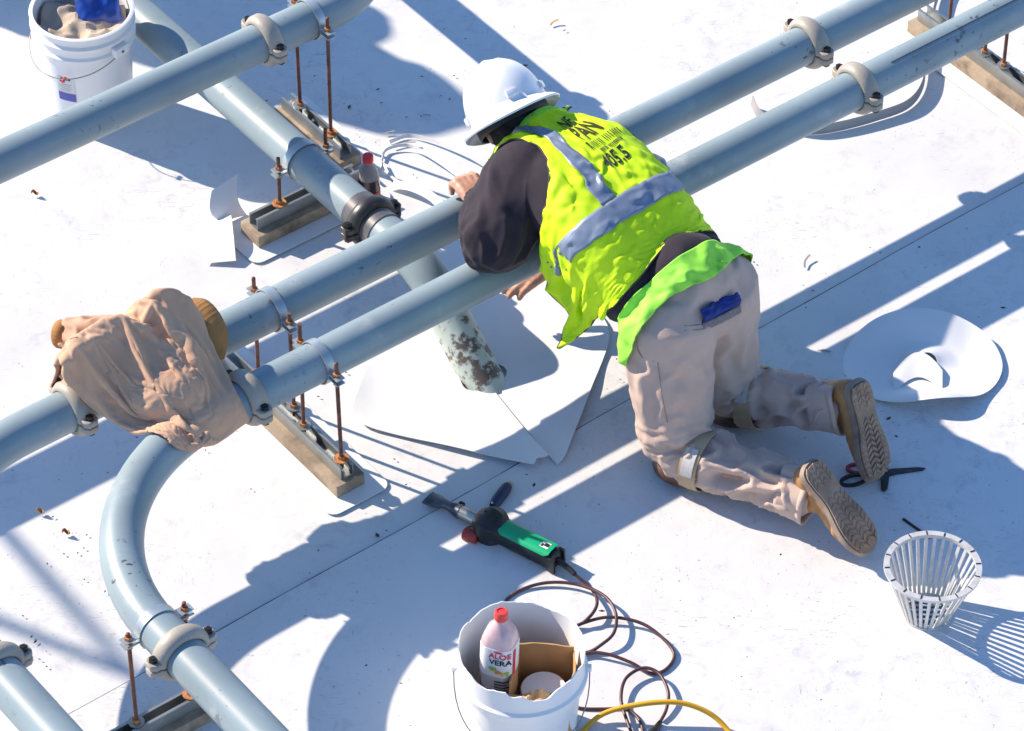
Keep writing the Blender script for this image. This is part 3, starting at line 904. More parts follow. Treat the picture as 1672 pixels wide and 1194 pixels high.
# silicone seam roller lying under the gun
ra, rb = at(834, 787, 0.017), at(768, 876, 0.020)
rx = (rb - ra).normalized(); rl = (rb - ra).length
rol = thing('seam_roller', 'seam roller with dark blue handle and red wheel lying beneath the hot air gun', 'roller', Vector((ra.x, ra.y, 0)))
def rp(t, z=0): return ra + rx * (rl * t) + ZUP * z
MB().tube([rp(0.07), rp(0.11), rp(0.2), rp(0.35), rp(0.42), rp(0.45)], [0.012, 0.015, 0.0165, 0.0155, 0.013, 0.010], 20).build('handle', mat('navy_grip', (0.016, 0.030, 0.085), 0.5, var=0.3, var_scale=30), rol)
MB().tube([rp(0.0), rp(0.03), rp(0.075)], [0.006, 0.009, 0.009], 16).build('end_cap', M_steel, rol)
ry = Vector((-rx.y, rx.x, 0))
MB().tube([rp(0.44), rp(0.7, -0.004), rp(0.82, 0.0) + ry * -0.012, rp(0.90, 0.0) + ry * -0.026, rp(0.97, 0) + ry * -0.022], 0.0035, 10).build('shank', M_steel, rol)
wa = rp(0.985)
MB().tube([wa - ry * 0.021 , wa - ry * 0.019, wa + ry * 0.019, wa + ry * 0.021], [0.016, 0.018, 0.018, 0.016], 28).build('wheel', mat('brick_red_silicone', (0.32, 0.035, 0.022), 0.5, var=0.15, var_scale=30), rol)

# cord of the gun: loops beside and behind the bucket and ends in a plug
ce = pth[-1]
cpts = [(ce.x, ce.y, ce.z)]
def cp(x, y, z=0.012): p = at(x, y, z); return (p.x, p.y, p.z)
cpts += [cp(966, 962, .016), cp(975, 985, .03), cp(962, 1008, .03), cp(934, 1024, .012), cp(880, 1022, .012), cp(826, 990, .012), cp(846, 966, .012), cp(890, 952, .018), cp(940, 954, .024), cp(985, 972, .034), cp(1005, 1000, .036), cp(1003, 1032, .034), cp(983, 1052, .028), cp(956, 1066, .014),
         cp(920, 1060, .02), cp(920, 1034, .02), cp(960, 1015, .022), cp(1000, 1008, .026), cp(1050, 1019, .024), cp(1088, 1048, .018), cp(1101, 1072, .014), cp(1086, 1094, .012), cp(1062, 1099, .014), cp(1030, 1082, .020), cp(990, 1068, .024), cp(955, 1068, .018),
         cp(915, 1095, .012), cp(910, 1140, .012), cp(945, 1156, .011), cp(985, 1158, .011), cp(1022, 1158, .011), cp(1044, 1176, .012), cp(1050, 1204, .012), cp(1036, 1204, .020), cp(1022, 1172, .022), cp(1014, 1140, .024), cp(1022, 1108, .028), cp(1050, 1091, .030), cp(1076, 1100, .030), cp(1091, 1130, .028), cp(1088, 1158, .020), cp(1079, 1177, .014)]
cord = MB().tube(spline(cpts, 8), 0.0046, 10).build('power_cord', M_cord)
tag(cord, 'thin dark power cord looping from the hot air gun round the torn bucket', 'cord')
pa, pb = at(1078, 1179, 0.014), at(1058, 1212, 0.014)
plug = MB().tube([pa, pa.lerp(pb, .35), pa.lerp(pb, .5), pb], [0.006, 0.010, 0.016, 0.017], 18).build('cord_plug', M_black)
tag(plug, 'black cord connector at the end of the dark power cord loop', 'plug')
yp = [cp(925, 1232, .008), cp(950, 1196, .012), cp(985, 1166, .03), cp(1040, 1151, .055), cp(1105, 1147, .062), cp(1155, 1163, .045), cp(1188, 1192, .02), cp(1215, 1235, .008)]
ycord = MB().tube(spline(yp, 8), 0.0068, 12).build('extension_cord', M_ycord)
tag(ycord, 'thick yellow extension cord arching over the roof below the dark cord', 'cord')

# ------------------------------------------------------------------ scissors and pen
def flat_loop(cx_, cy_, rx_, ry_, ang, w, z0, z1, n=32):
    m_ = MB(); ca_, sa_ = math.cos(ang), math.sin(ang)
    def fn(u, v):
        t = 2 * math.pi * u
        e = [(1, 0), (1, 1), (0, 1), (0, 0)][min(3, int(round(v * 3)))]
        k = 1 if e[0] else 0
        ax, ay = (rx_ - (0 if k else w)), (ry_ - (0 if k else w))
        x, y = ax * math.cos(t), ay * math.sin(t)
        return Vector((cx_ + x * ca_ - y * sa_, cy_ + x * sa_ + y * ca_, z1 if e[1] else z0))
    P = [[fn(i / n, j / 3) for j in range(4)] for i in range(n)]
    vs = [p for r_ in P for p in r_]
    fs = [(i * 4 + j, ((i + 1) % n) * 4 + j, ((i + 1) % n) * 4 + (j + 1) % 4, i * 4 + (j + 1) % 4) for i in range(n) for j in range(4)]
    m_.add(vs, fs); return m_
pv = at(1445, 776); tipp = at(1511, 769); hnd = at(1393, 789); hnd2 = at(1402, 770); tip2 = at(1443, 809)
scs = thing('scissors', 'black scissors with one red finger loop lying open by the boot', 'scissors', pv)
an = math.atan2((pv - hnd).y, (pv - hnd).x)
mb = flat_loop(hnd.x, hnd.y, 0.040, 0.022, an, 0.008, 0.006, 0.016)
mb.build('handle', M_black, scs, angle=50)
an2 = math.atan2((pv - hnd2).y, (pv - hnd2).x)
flat_loop(hnd2.x, hnd2.y, 0.036, 0.021, an2 + .2, 0.008, 0.0062, 0.0150).build('handle', mat('red_loop', (0.30, 0.01, 0.02), 0.4), scs, angle=50)
def bar(a, b, w0, w1, z0, z1, name, m):
    a = Vector((a.x, a.y, 0)); b = Vector((b.x, b.y, 0)); d = (b - a).normalized(); n_ = Vector((-d.y, d.x, 0))
    pts = [a + n_ * w0, a - n_ * w0, a.lerp(b, .9) - n_ * w1, b, a.lerp(b, .82) + n_ * w1]
    MB().prism([(p.x, p.y) for p in pts], z0, z1).build(name, m, scs, smooth=False)
bar(hnd.lerp(pv, .55), pv.lerp(tipp, .25), 0.010, 0.012, 0.0075, 0.0125, 'arm', M_black)
bar(hnd2.lerp(pv, .62), pv.lerp(tip2, .2), 0.008, 0.010, 0.0128, 0.0155, 'arm', M_black)
bar(pv, tipp, 0.0125, 0.0065, 0.0078, 0.0112, 'blade', M_black)
bar(pv, tip2, 0.0125, 0.009, 0.0118, 0.0145, 'blade', M_black)
MB().cyl(pv + ZUP * 0.006, pv + ZUP * 0.0185, 0.006, 14).build('pivot', M_steel, scs)
pe0, pe1 = at(1474, 847, 0.009), at(1519, 879, 0.009)
pen = thing('marker_pen', 'thin black marker pen with red end lying behind the slatted basket', 'pen', Vector((pe0.x, pe0.y, 0)))
MB().tube([pe0, pe0.lerp(pe1, .03), pe0.lerp(pe1, .88)], [0.002, 0.0042, 0.0042], 12).build('barrel', M_black, pen)
MB().tube([pe0.lerp(pe1, .88), pe1], 0.0045, 12).build('cap', M_red_cap, pen)

# ------------------------------------------------------------------ cola bottle
cb = at(604, 352, 0.0); 
col_ = thing('cola_bottle', 'small cola bottle with red cap standing behind the black coupling', 'bottle', cb)
MB().lathe([(0.0, 0.0), (0.026, 0.0), (0.031, 0.005), (0.032, 0.04), (0.029, 0.065), (0.031, 0.09), (0.0325, 0.120), (0.031, 0.150)], 36, None, cb).build('body', mat('dark_cola', (0.035, 0.010, 0.008), 0.12, spec=0.7), col_, angle=60)
MB().lathe([(0.031, 0.150), (0.027, 0.172), (0.019, 0.190), (0.0135, 0.200), (0.0135, 0.208)], 36, None, cb).build('shoulder', mat('clear_shoulder', (0.62, 0.58, 0.58), 0.15, trans=0.6), col_, angle=60)
MB().lathe([(0.0325, 0.062), (0.0332, 0.064), (0.0334, 0.104), (0.0328, 0.106)], 36, None, cb).build('label', mat('red_label', (0.55, 0.02, 0.03), 0.4), col_, angle=60)
MB().lathe([(0.0, 0.207), (0.0155, 0.207), (0.016, 0.210), (0.016, 0.226), (0.0145, 0.229), (0.0, 0.2295)], 28, None, cb).build('cap', M_red_cap, col_, angle=50)
# ------------------------------------------------------------------ the worker
def lerp_path(pts, rads, per=6):
    """spline through points with radii alongside"""
    P = spline(pts, per)
    n = len(pts) - 1; rr = []
    for i in range(len(P)):
        t = i / per; k = min(int(t), n - 1); f = t - k; f = f * f * (3 - 2 * f)
        rr.append(rads[k] * (1 - f) + rads[k + 1] * f)
    return P, rr

def limb(mb, pts, rads, n=20, per=6):
    P, rr = lerp_path(pts, rads, per)
    # rounded ends
    d0 = (P[0] - P[1]).normalized(); d1 = (P[-1] - P[-2]).normalized()
    P = [P[0] + d0 * rr[0] * .55] + P + [P[-1] + d1 * rr[-1] * .55]
    rr = [rr[0] * .6] + rr + [rr[-1] * .6]
    mb.tube(P, rr, n)

def ell(mb, c, ax, n=24, k=14):
    """ellipsoid, ax = three half-axis vectors"""
    vs, fs = [], []
    for i in range(k + 1):
        t = math.pi * i / k
        for j in range(n):
            p = 2 * math.pi * j / n
            vs.append(Vector(c) + ax[2] * math.cos(t) + (ax[0] * math.cos(p) + ax[1] * math.sin(p)) * math.sin(t))
    for i in range(k):
        for j in range(n):
            fs.append((i * n + j, i * n + (j + 1) % n, (i + 1) * n + (j + 1) % n, (i + 1) * n + j))
    mb.add(vs, fs)

def fuse(mb, voxel=0.008, smooth=6, factor=0.5):
    """joins overlapping volumes into one continuous skin"""
    me = mb.mesh('fuse', merge=1e-5)
    o = bpy.data.objects.new('fuse', me); COL.objects.link(o)
    r = o.modifiers.new('r', 'REMESH'); r.mode = 'VOXEL'; r.voxel_size = voxel
    s = o.modifiers.new('s', 'SMOOTH'); s.factor = factor; s.iterations = smooth
    dg = bpy.context.evaluated_depsgraph_get()
    out = bpy.data.meshes.new_from_object(o.evaluated_get(dg))
    bpy.data.objects.remove(o); bpy.data.meshes.remove(me)
    out.materials.clear()
    return out

def co_no(me):
    n = len(me.vertices); a = np.empty(n * 3); b = np.empty(n * 3)
    me.vertices.foreach_get('co', a); me.vertices.foreach_get('normal', b)
    return a.reshape(-1, 3), b.reshape(-1, 3)

def vnoise(P, s=1.0, seed=0.0):
    """smooth noise for an array of points"""
    return np.array([mnoise.noise(Vector((p[0] * s + seed * 13.7, p[1] * s - seed * 7.9, p[2] * s + seed * 4.1))) for p in P])

def push(me, d):
    c, n = co_no(me); c = c + n * d[:, None]
    me.vertices.foreach_set('co', c.ravel()); me.update()

def seg_coord(P, a, b):
    """distance along segment (m), fraction, distance from axis, angle round it"""
    a = np.array(a); b = np.array(b); d = b - a; L_ = np.linalg.norm(d); d = d / L_
    q = P - a; s = q @ d; rad = q - s[:, None] * d
    u = np.cross(d, [0.1, 0.2, 1.0]); u /= np.linalg.norm(u); v = np.cross(d, u)
    return s, s / L_, np.linalg.norm(rad, axis=1), np.arctan2(rad @ v, rad @ u)

def creases(x, sharp=2.0):
    """ridge profile from noise: soft valleys between sharper ridges"""
    return (1 - np.abs(x) * sharp).clip(-1, 1)

# joints
J = dict(
    pel=at(1118, 492, .47), mid=at(1012, 378, .575), nek=at(884, 226, .665),
    hipL=Vector((.405, -.305, .47)), hipR=Vector((.520, -.170, .47)),
    knL=at(1106, 742, .078), knR=at(1192, 650, .078),
    anL=at(1322, 808, .125), anR=at(1372, 664, .175),
    shL=at(858, 288, .64), shR=at(962, 236, .57),
    elL=at(800, 412, .505), wrL=at(781, 329, .492),
    elR=Vector((.215, .300, .345)), wrR=Vector((.108, .236, .180)))
AX = (J['nek'] - J['pel']).normalized()
LAT = Vector((0.76, 0.65, -0.03)); LAT = (LAT - AX * LAT.dot(AX)).normalized()      # to the worker's right
DOR = LAT.cross(AX).normalized(); DOR = DOR if DOR.z > 0 else -DOR                  # out of the back
HUP = Vector((-.44, .66, .57)).normalized()                                         # crown of the head
HRT = Vector((.90, .28, .33)); HRT = (HRT - HUP * HRT.dot(HUP)).normalized()
HFW = HUP.cross(HRT).normalized()
HC = at(838, 197, .675)                                                             # middle of the head

root_p = thing('person', 'worker in yellow hi-vis vest and white hard hat kneeling over the pipes', 'person', Vector((J['knL'].x, J['knL'].y, 0)))
M_skin = mat('skin', (0.52, 0.27, 0.18), 0.5, var=0.12, var_scale=60, sss=0.12, bump=0.3, bump_scale=220, bump_dist=0.001)
M_hood = mat('dark_hoodie', (0.020, 0.0125, 0.022), 0.9, var=0.35, var_scale=9, sheen=0.06, bump=0.5, bump_scale=500, dirt=(0.06, 0.05, 0.06), dirt_scale=30, dirt_amt=0.15)
M_trous = mat('tan_trousers', (0.51, 0.372, 0.305), 0.85, var=0.10, var_scale=5, sheen=0.1, bump=0.5, bump_scale=420, dirt=(0.36, 0.26, 0.21), dirt_scale=10, dirt_amt=0.30, dirt_soft=0.18)
M_lime = mat('hi_vis_yellow', (0.60, 0.85, 0.0), 0.7, var=0.05, var_scale=8, bump=0.4, bump_scale=520)
M_limeg = mat('hi_vis_green', (0.30, 0.76, 0.06), 0.7, var=0.06, var_scale=8, bump=0.3, bump_scale=420)
M_refl = mat('grey_reflective', (0.20, 0.245, 0.33), 0.42, metal=0.15, var=0.06, var_scale=12, bump=0.25, bump_scale=260)
M_helm = mat('white_hard_hat', (0.80, 0.80, 0.81), 0.22, var=0.015, dirt=(0.45, 0.44, 0.42), dirt_scale=20, dirt_amt=0.27, dirt_soft=0.03, coat=0.2)
M_leath = mat('tan_boot_leather', (0.40, 0.20, 0.075), 0.6, var=0.25, var_scale=16, bump=0.5, bump_scale=140, dirt=(0.14, 0.08, 0.05), dirt_scale=22, dirt_amt=0.38)
M_sole = mat('dirty_boot_sole', (0.33, 0.22, 0.15), 0.85, var=0.25, var_scale=22, bump=0.9, bump_scale=160, dirt=(0.42, 0.34, 0.28), dirt_scale=30, dirt_amt=0.45)
M_band_t = mat('tan_pad_strap', (0.46, 0.34, 0.21), 0.7, var=0.12, var_scale=20, bump=0.3, bump_scale=200)

# --- body: one continuous skin, head to foot, hands with five fingers
bd = MB()
sp = [J['pel'] + DOR * .0, J['pel'].lerp(J['mid'], .5) + DOR * .01, J['mid'] + DOR * .02, J['mid'].lerp(J['nek'], .6) + DOR * .015, J['nek']]
for s in (-1, 0, 1):
    limb(bd, [p + LAT * (s * w) for p, w in zip(sp, (.07, .06, .07, .06, .02))], [.085, .08, .088, .078, .045], 18)
limb(bd, [J['nek'] - AX * .02, J['nek'].lerp(HC, .45), HC - HUP * .04], [.055, .055, .06], 18)
for a, b, c, d in (('hipL', 'knL', 'anL', -1), ('hipR', 'knR', 'anR', 1)):
    limb(bd, [J['pel'] + LAT * (.06 * d), J[a], J[a].lerp(J[b], .5), J[b], J[b].lerp(J[c], .3), J[b].lerp(J[c], .7), J[c]], [.085, .08, .068, .05, .052, .042, .034], 18)
for a, b, c, d in (('shL', 'elL', 'wrL', -1), ('shR', 'elR', 'wrR', 1)):
    limb(bd, [J['nek'].lerp(J[a], .45), J[a], J[a].lerp(J[b], .5), J[b], J[b].lerp(J[c], .35), J[c]], [.055, .056, .046, .037, .038, .026], 18)
# head: skull, jaw, brow, nose, lips, ears
ell(bd, HC + HUP * .015 - HFW * .008, (HRT * .074, HFW * .095, HUP * .095))
ell(bd, HC - HUP * .050 + HFW * .026, (HRT * .056, HFW * .062, HUP * .062))
ell(bd, HC + HUP * .022 + HFW * .070, (HRT * .052, HFW * .022, HUP * .016))
limb(bd, [HC + HFW * .088 + HUP * .012, HC + HFW * .106 - HUP * .020, HC + HFW * .104 - HUP * .026], [.009, .013, .014], 12)
ell(bd, HC + HFW * .090 - HUP * .055, (HRT * .024, HFW * .010, HUP * .010))
for s in (-1, 1): ell(bd, HC + HRT * (.076 * s) - HFW * .010 - HUP * .008, (HRT * .010, HFW * .018, HUP * .030))
def hand(w, fwd, back, thumb, curl, spread=1.0, k=1.0):
    """wrist, direction to the knuckles, back of the hand, side of the thumb; curl = bend of the fingers"""
    f = Vector(fwd).normalized(); b = Vector(back); b = (b - f * b.dot(f)).normalized(); t = Vector(thumb); t = (t - f * t.dot(f) - b * t.dot(b)).normalized()
    limb(bd, [w - f * .02, w + f * .012], [.027, .026], 14)
    for s in (-1, -.33, .33, 1):
        limb(bd, [w + t * (s * .014), w + f * .045 + t * (s * .022), w + f * .088 * k + t * (s * .029) + b * .002], [.019, .019, .0135], 14)
    tips = []
    for i, (s, ln) in enumerate(((1, .070), (.33, .078), (-.33, .074), (-1, .058))):
        p = w + f * (.088 * k - .006 * (i == 3)) + t * (s * .030); d = f.copy(); pts = [p - f * .012]
        r_ = [.0125, .0112, .0100, .0086]
        for m_, q in enumerate((.46, .30, .24)):
            an_ = curl[m_] * (1 + .06 * (i - 1.5))
            d = (Quaternion(t, an_) @ d if (Quaternion(t, .1) @ f).dot(b) < 0 else Quaternion(t, -an_) @ d)
            p = p + d * (ln * q * k) + t * (s * .0015 * spread); pts.append(p)
        limb(bd, pts, r_, 12, 4); tips.append((pts, d))
    base = w + f * .022 + t * .026 - b * .006
    limb(bd, [base, base + f * .028 + t * .026 - b * .010, base + f * .054 + t * .028 - b * .018, base + f * .074 + t * .018 - b * .026], [.0165, .0145, .0120, .0098], 12, 4)
    return tips
hL = hand(J['wrL'], Vector((-.40, .86, .14)), Vector((.0, .05, 1)), Vector((.8, .5, 0)), (.75, .80, .55))
hR = hand(J['wrR'], Vector((-.80, -.45, -.26)), Vector((.0, -.35, .9)), Vector((-.5, .7, 0)), (.25, .35, .30))
body_me = fuse(bd, 0.0042, 3)
c_, n_ = co_no(body_me)
push(body_me, 0.0008 * vnoise(c_, 90, 2))
link('body', body_me, M_skin, root_p, angle=None)

# --- dark knitted face mask over the head
hd = MB()
ell(hd, HC + HUP * .012 - HFW * .008, (HRT * .083, HFW * .104, HUP * .098))
ell(hd, HC - HUP * .048 + HFW * .028, (HRT * .066, HFW * .072, HUP * .068))
limb(hd, [HC - HUP * .02 - HFW * .02, HC.lerp(J['nek'], .6), J['nek'] + AX * .01], [.075, .072, .076], 20)
mk = fuse(hd, 0.007, 4); c_, n_ = co_no(mk)
push(mk, .004 * vnoise(c_, 24, 4) + .003 * creases(vnoise(c_ * np.array([1, 1, 2.2]), 22, 7), 3))
link('face_mask', mk, mat('black_knit', (0.010, 0.009, 0.010), 0.9, bump=0.5, bump_scale=400), root_p, angle=None)

# --- trousers
tr = MB()
BUT = (J['hipL'] + J['hipR']) / 2
fw_h = Vector((-.68, .73, 0))
ell(tr, BUT + Vector((0, 0, .035)) - fw_h * .015, (LAT * .143, -fw_h * .115, (ZUP * .9 + AX * .3).normalized() * .145))
for s in (-1, 1): ell(tr, BUT + LAT * (.058 * s) - fw_h * .025 - ZUP * .015, (LAT * .098, fw_h * .110, ZUP * .132))
limb(tr, [J['pel'] + AX * .10, J['pel'], BUT], [.135, .15, .14], 28)
for a, b, c, d in (('hipL', 'knL', 'anL', -1), ('hipR', 'knR', 'anR', 1)):
    A, B, C_ = J[a], J[b], J[c]
    shin = (C_ - B).normalized()
    limb(tr, [A + ZUP * .01 - fw_h * .02, A.lerp(B, .35) - fw_h * .004, A.lerp(B, .7), B + ZUP * .030 - shin * .004], [.126, .114, .094, .080], 28)
    limb(tr, [B + ZUP * .018 + shin * .005, B.lerp(C_, .25) + ZUP * .014, B.lerp(C_, .55) + ZUP * .010, B.lerp(C_, .85), C_ - shin * .012], [.080, .074, .066, .062, .060], 28)
tro = fuse(tr, 0.0062, 9, .5)
c_, n_ = co_no(tro)
d = .0035 * vnoise(c_, 11, 1)
for a, b, c in (('hipL', 'knL', 'anL'), ('hipR', 'knR', 'anR')):
    # rings of bunched cloth down the shin
    s, f, r_, ph = seg_coord(c_, J[b], J[c])
    w = np.exp(-((r_ / .13) ** 4)) * (f > -.1) * np.clip((f + .05) / .2, 0, 1) * np.clip((1.02 - f) / .10, 0, 1)
    w *= np.exp(-np.clip(c_[:, 2] - .24, 0, None) / .03)
    warp = .035 * vnoise(c_, 9, 3) + .018 * vnoise(c_, 23, 5)
    x = vnoise(np.stack([(s + warp * 1.3) * 15 + np.sin(ph) * .8, np.cos(ph) * 1.3, np.sin(ph) * 1.3 + (5 if a == 'hipL' else 9)], 1), 1, 2)
    d += w * (.026 * creases(x, 2.7) - .011)
    x2 = vnoise(np.stack([(s + warp * 1.6) * 34 - np.cos(ph) * 1.2, np.cos(ph) * 2, np.sin(ph) * 2 + 3], 1), 1, 6)
    d += w * .0035 * creases(x2, 2.4)
    # long drag folds down the thigh, tighter pleats behind the bent knee
    s, f, r_, ph = seg_coord(c_, J[a], J[b])
    w = np.exp(-((r_ / .16) ** 4)) * np.clip((f + .05) / .3, 0, 1) * np.clip((1.05 - f) / .2, 0, 1)
    x = vnoise(np.stack([s * 7 + ph * .9 + warp * 20, ph * 1.9 - s * 4, np.zeros_like(s) + 2], 1), 1, 3)
    d += w * .0125 * creases(x, 2.2)
    x = vnoise(np.stack([s * 16 + ph * 1.4 + warp * 14, np.cos(ph) * 2 - s * 9, np.sin(ph) * 2 + 2], 1), 1, 7)
    d += w * .0018 * creases(x, 2.4)
    w2 = np.exp(-((f - .86) / .16) ** 2) * np.exp(-((r_ / .15) ** 4))
    x = vnoise(np.stack([(s + warp * .8) * 46, ph * .6, np.zeros_like(s) + 1], 1), 1, 8)
    d += w2 * .011 * creases(x, 2.4)
# seat folds
w = np.exp(-(np.linalg.norm(c_ - np.array(BUT), axis=1) / .2) ** 4)
d += w * (.008 * creases(vnoise(c_ * np.array([1.0, 1.0, .55]), 15, 11), 2.3) + .0012 * creases(vnoise(c_ * np.array([1.0, .7, .6]), 34, 12), 2.6))
push(tro, d)
bm = bmesh.new(); bm.from_mesh(tro)
for _ in range(1): bmesh.ops.smooth_vert(bm, verts=bm.verts, factor=.5, use_axis_x=True, use_axis_y=True, use_axis_z=True)
bm.to_mesh(tro); bm.free()
trs = link('trousers', tro, M_trous, root_p, angle=None)
for b, c, sd2 in (('knL', 'anL', 3), ('knR', 'anR', 8)):
    ax = (J[c] - J[b]).normalized(); Mh = frame(ax); c0 = J[c] - ax * .075
    def hemr(u, v):
        a = 2 * math.pi * u
        r = .068 + .004 * v + (.007 * math.sin(3 * a + sd2) + .005 * math.sin(5 * a + 2 * sd2 + v)) * (.4 + .6 * v)
        return c0 + Mh @ Vector((r * math.cos(a), r * math.sin(a), .085 * v + .006 * math.sin(2 * a + sd2)))
    MB().grid(64, 10, hemr, thick=.003, wrap_u=True).build('trouser_cuff', M_trous, trs, angle=None)
    def hemb(u, v):
        a = 2 * math.pi * u; p = hemr(u, .80 + .2 * v); q = p - (c0 + ax * ((p - c0).dot(ax)))
        return p + q.normalized() * .0016
    MB().grid(64, 3, hemb, thick=.002, wrap_u=True).build('hem_fold', M_trous, trs, angle=None)

# --- hooded sweatshirt: trunk and both sleeves
hdm = MB()
spn = [J['pel'] + AX * .075, J['pel'].lerp(J['mid'], .55) + DOR * .012, J['mid'] + DOR * .024, J['mid'].lerp(J['nek'], .55) + DOR * .022, J['nek'] - AX * .02]
for s in (-1, -.4, .4, 1):
    limb(hdm, [p + LAT * (s * w) for p, w in zip(spn, (.085, .082, .088, .085, .05))], [.105, .102, .106, .098, .062], 22)
for a, b, c, d, k in (('shL', 'elL', 'wrL', -1, 1.0), ('shR', 'elR', 'wrR', 1, .74)):
    A, B, C_ = J[a], J[b], J[c]
    limb(hdm, [J['nek'].lerp(A, .5), A, A.lerp(B, .4), A.lerp(B, .8), B], [.086 * k, .104 * k, .104 * k, .096 * k, .078 * k], 24)
    limb(hdm, [B, B.lerp(C_, .3), B.lerp(C_, .65), C_ - (C_ - B).normalized() * .012], [.070 * k, .068 * k, .058 * k, .043 * k], 24)
hoo = fuse(hdm, 0.0065, 8)
c_, n_ = co_no(hoo)
d = .004 * vnoise(c_, 12, 21)
for a, b, c in (('shL', 'elL', 'wrL'), ('shR', 'elR', 'wrR')):
    s, f, r_, ph = seg_coord(c_, J[a], J[b])
    w = np.exp(-((r_ / .12) ** 4)) * np.clip((f + .15) / .3, 0, 1) * np.clip((1.2 - f) / .3, 0, 1)
    warp = .05 * vnoise(c_, 8, 13)
    x = vnoise(np.stack([s * 6 + warp * 9, ph * 1.6 + s * 5, np.zeros_like(s) + 4], 1), 1, 3)
    d += w * .019 * creases(x, 2.1)
    x = vnoise(np.stack([s * 15 + warp * 16, np.cos(ph) * 1.8 + s * 8, np.sin(ph) * 1.8 + 4], 1), 1, 9)
    d += w * .007 * creases(x, 2.4)
    s, f, r_, ph = seg_coord(c_, J[b], J[c])
    w = np.exp(-((r_ / .10) ** 4)) * np.clip((f + .2) / .3, 0, 1) * np.clip((1.05 - f) / .25, 0, 1)
    x = vnoise(np.stack([(s + warp * .6) * 36, ph * .7, np.zeros_like(s) + 7], 1), 1, 5)
    d += w * .009 * creases(x, 2.2)
push(hoo, d)
link('sweatshirt', hoo, M_hood, root_p, angle=None)
for c, b in (('wrL', 'elL'), ('wrR', 'elR')):
    ax = (J[c] - J[b]).normalized(); p = J[c] - ax * .020
    cf = MB(); cf.lathe([(.030, .040), (.036, .040), (.040, .034), (.041, .012), (.044, 0), (.030, 0)], 40, frame(ax), p, closed=True,
                        fn=lambda q, a, r, z: Vector((q.x * (1 + .018 * math.cos(20 * a)), q.y * (1 + .018 * math.cos(20 * a)), q.z)))
    cf.build('cuff', M_hood, root_p)
# --- hi-vis vest: a cloth shell laid round the trunk, then let fall by the cloth solver
from mathutils.bvhtree import BVHTree
def bvh_of(*mes):
    vs, fs = [], []
    for me in mes:
        b = len(vs); vs += [v.co.copy() for v in me.vertices]; fs += [[b + i for i in p.vertices] for p in me.polygons]
    return BVHTree.FromPolygons(vs, fs)

def cloth_fall(me, colliders, frames, pin=None, mass=0.25, tension=12, bend=0.15, grow=0.06, quality=6, coll_dist=0.004, fric=12, self_c=False, gravity=1.0):
    o = bpy.data.objects.new('cloth', me); COL.objects.link(o)
    cols = []
    for cme in colliders:
        c = bpy.data.objects.new('collider', cme); COL.objects.link(c); cols.append(c)
        c.modifiers.new('c', 'COLLISION')
        c.collision.thickness_outer = 0.004; c.collision.cloth_friction = fric; c.collision.damping = 0.6
    if pin is not None:
        vg = o.vertex_groups.new(name='pin')
        for i, w in pin.items(): vg.add([i], w, 'REPLACE')
    m = o.modifiers.new('cloth', 'CLOTH'); st = m.settings
    st.quality = quality; st.mass = mass; st.tension_stiffness = tension; st.compression_stiffness = tension; st.shear_stiffness = 4
    st.bending_stiffness = bend; st.air_damping = 2.0; st.shrink_min = -grow
    st.tension_damping = 8; st.compression_damping = 8
    st.effector_weights.gravity = gravity
    if pin is not None: st.vertex_group_mass = 'pin'
    m.collision_settings.distance_min = coll_dist; m.collision_settings.collision_quality = 3; m.collision_settings.friction = fric
    m.collision_settings.use_self_collision = self_c; m.collision_settings.self_distance_min = 0.004
    m.point_cache.frame_start = 1; m.point_cache.frame_end = frames + 1
    scene.frame_start = 1; scene.frame_end = frames + 1
    for f in range(1, frames + 1): scene.frame_set(f)
    dg = bpy.context.evaluated_depsgraph_get()
    ev = o.evaluated_get(dg).to_mesh()
    co = np.empty(len(ev.vertices) * 3); ev.vertices.foreach_get('co', co)
    o.evaluated_get(dg).to_mesh_clear()
    bpy.data.objects.remove(o)
    for c in cols: bpy.data.objects.remove(c)
    scene.frame_set(1)
    me.vertices.foreach_set('co', co); me.update()
    return co.reshape(-1, 3)

# trunk only, as support for the cloth
trk = MB()
for s in (-1, -.4, .4, 1):
    limb(trk, [p + LAT * (s * w) for p, w in zip(spn, (.085, .082, .088, .085, .05))], [.106, .103, .107, .099, .063], 22)
for a, b in (('shL', 'elL'), ('shR', 'elR')):
    limb(trk, [J['nek'].lerp(J[a], .5), J[a], J[a].lerp(J[b], .4)], [.083, .095, .093], 22)
limb(trk, [J['nek'] - AX * .03, J['nek'] + AX * .06], [.075, .062], 18)
limb(trk, [J['pel'] + AX * .10, J['pel'], BUT], [.137, .153, .145], 24)
ell(trk, BUT + Vector((0, 0, .035)) - fw_h * .015, (LAT * .180, -fw_h * .138, ZUP * .148))
trunk_me = fuse(trk, 0.012, 5)
tree = bvh_of(trunk_me)

